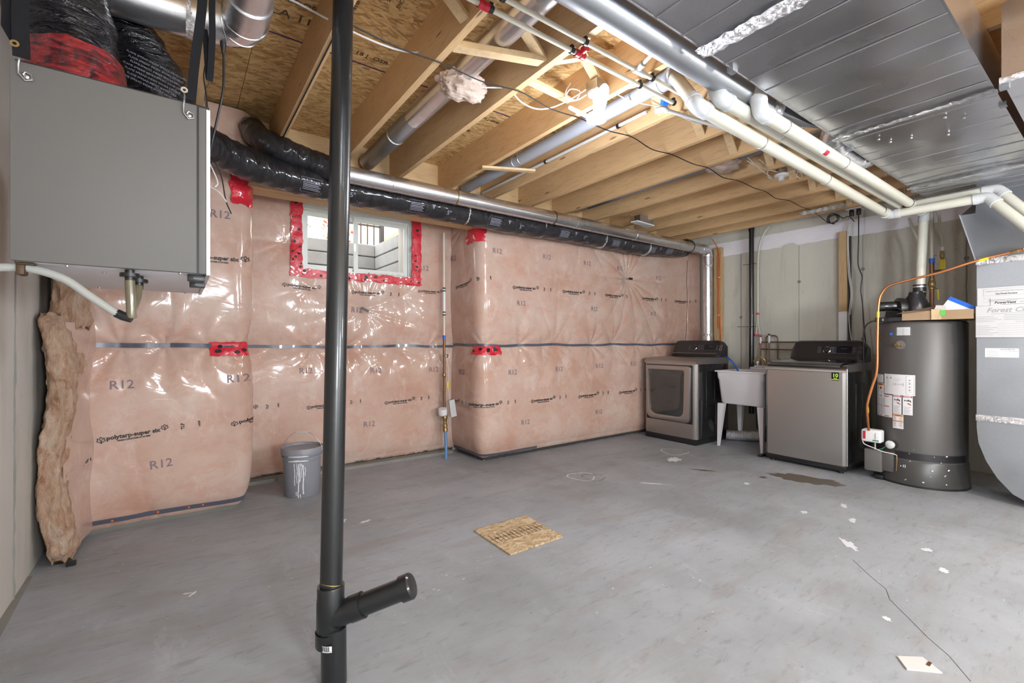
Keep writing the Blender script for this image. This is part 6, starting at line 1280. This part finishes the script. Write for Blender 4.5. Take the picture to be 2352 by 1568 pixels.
# OSB cover in the floor
ofp = thing('floor_hatch', 'square OSB board let into the concrete floor', 'board', (1.74, 2.32, 0)); obj('board', G().hull([(1.531, 2.527, .001), (1.525, 2.117, .001), (1.934, 2.121, .001), (1.956, 2.527, .001)][::-1], [(1.531, 2.527, .010), (1.525, 2.117, .010), (1.934, 2.121, .010), (1.956, 2.527, .010)][::-1]), 'osb2', ofp)
letters('board_stamp', 'EXPOSURE 1 | SPAN 24/16', .035, 'inkw', planefn((1.74, 2.33, .0105), (.99, -.03, 0), (.03, .99, 0)), ofp, 0, extra=rects([(-.19+.03*k, -.055, -.185+.03*k, .06-.02*(k % 2)) for k in range(13)]+[(-.2, .06, .19, .063), (-.2, -.058, .19, -.055)]))
tl = thing('tile_offcut', 'pale pinkish tile offcut lying on the floor at the bottom right', 'tile', (2.25, .50, 0)); obj('tile', G().hull([(2.246, .555, .0005), (2.186, .512, .0005), (2.268, .430, .0005), (2.318, .496, .0005)][::-1], [(2.246, .555, .006), (2.186, .512, .006), (2.268, .430, .006), (2.318, .496, .006)][::-1]), 'tile', tl)
obj('chip', G().box(2.27, 2.30, .465, .475, .006, .0085), 'copperd', tl)
# floor marks (real smears and stains)
fl_ = bpy.data.objects['floor']
def blob(name, mat, cx_, cy_, rx, ry, rot, seed, n=26, rough=.25, z=.0008):
    rs = random.Random(seed); ca, sa = math.cos(rot), math.sin(rot); vs = []
    for k in range(n):
        a = 2*PI*k/n; q = 1+rs.uniform(-rough, rough); x = rx*math.cos(a)*q; y = ry*math.sin(a)*q; vs.append((cx_+x*ca-y*sa, cy_+x*sa+y*ca, z))
    return obj(name, G().add(vs, [tuple(range(n))]), mat, fl_, fixn=False)
blob('damp_stain', 'wet', 4.50, 1.76, .13, .26, .25, 3, 40, .22); blob('damp_stain', 'wet', 4.25, 2.0, .03, .03, 0, 5); blob('damp_stain', 'wet', 4.02, 2.46, .02, .10, .5, 9, 24, .5)
for i, (x, y, rx, ry, ro, sd_) in enumerate(((3.262, 1.035, .085, .026, .75, 1), (3.30, 2.47, .13, .013, -.9, 2), (2.48, 3.36, .0, .0, 0, 3), (3.55, .74, .035, .02, 0, 4), (3.30, .62, .03, .02, .4, 6), (2.52, .66, .022, .014, .8, 7), (4.0, 1.30, .05, .02, .5, 8), (3.72, 1.16, .05, .02, .3, 9), (3.62, 1.42, .03, .02, .1, 10), (.05, 2.70, .028, .007, .9, 11), (.03, 2.72, .02, .006, -.2, 12), (.9, 3.2, .03, .02, 1, 13), (1.02, 3.1, .04, .015, .2, 14), (4.15, 2.85, .09, .06, .6, 15), (3.95, 2.0, .04, .02, .4, 16))):
    if rx: blob('paint_smear', 'paint', x, y, rx, ry, ro, sd_, 22, .35)
for x, y, r0, sd_, m_ in ((2.95, 2.98, .12, 1, 'paint'), (3.02, 2.9, .10, 2, 'curb'), (4.45, 3.05, .14, 3, 'paint'), (1.05, 3.0, .0, 4, 'paint')):
    if not r0: continue
    ge = G(); n = 40; rs = random.Random(sd_); vs = []
    for k in range(n+1):
        a = 2*PI*k/n*.9; r_ = r0*(1+.12*math.sin(a*3+sd_)); w_ = .004+.005*rs.random(); vs += [(x+(r_-w_)*math.cos(a), y+(r_-w_)*math.sin(a), .0009), (x+(r_+w_)*math.cos(a), y+(r_+w_)*math.sin(a), .0009)]
    ge.add(vs, [(i*2, i*2+1, i*2+3, i*2+2) for i in range(n)]); obj('dried_ring', ge, m_, fl_, fixn=False)
ck = G(); rs = random.Random(2); P = [(3.05, .95), (2.9, .82), (2.82, .74), (2.72, .70), (2.60, .60), (2.50, .52), (2.42, .44), (2.3, .36)]
for i in range(len(P)-1): ck.beam((P[i][0], P[i][1], .0004), (P[i+1][0], P[i+1][1], .0004), .0022, .0006)
obj('floor_crack', ck, 'crack', fl_)
obj('wall_joint', G().prism([(X0+.0, -2.0), (X0+.045, -2.0), (X0+.035, 1), (X0+.05, 2.4), (X0+.02, 3.4), (X0, 3.4)], 'z', 0, .0015), 'curb', fl_)
rg_ = thing('ceiling_register', 'white ceiling register hanging on a metal boot below the far joists', 'register', (4.40, 3.45, 2.60))
obj('face_plate', G().hull([(4.22, 3.47, 2.60), (4.23, 3.385, 2.60), (4.575, 3.41, 2.60), (4.585, 3.52, 2.60)], [(4.22, 3.47, 2.612), (4.23, 3.385, 2.612), (4.575, 3.41, 2.612), (4.585, 3.52, 2.612)]), 'white', rg_)
obj('boot', G().box(4.32, 4.56, 3.415, 3.50, 2.612, 2.70), 'galvf', rg_)
for k in range(8): obj('louvre', G().box(4.26+k*.038, 4.268+k*.038, 3.40, 3.49, 2.597, 2.60), 'inkg', rg_)
ms = thing('metal_flashing', 'crumpled galvanised strip with brown debris beside the ceiling outlet', 'metal strip', (5.45, 1.95, 2.63))
ge = G(); vs = []
for i in range(25):
    y = 2.22-.44*i/24
    for j in range(3): vs.append((5.50+.06*j+.006*math.sin(i*1.3), y, 2.640+.006*math.sin(i*2.3+j*2)-.004*j))
ge.add(vs, [(i*3+j, (i+1)*3+j, (i+1)*3+j+1, i*3+j+1) for i in range(24) for j in range(2)], True); obj('strip', ge, 'galv', ms, fixn=False)
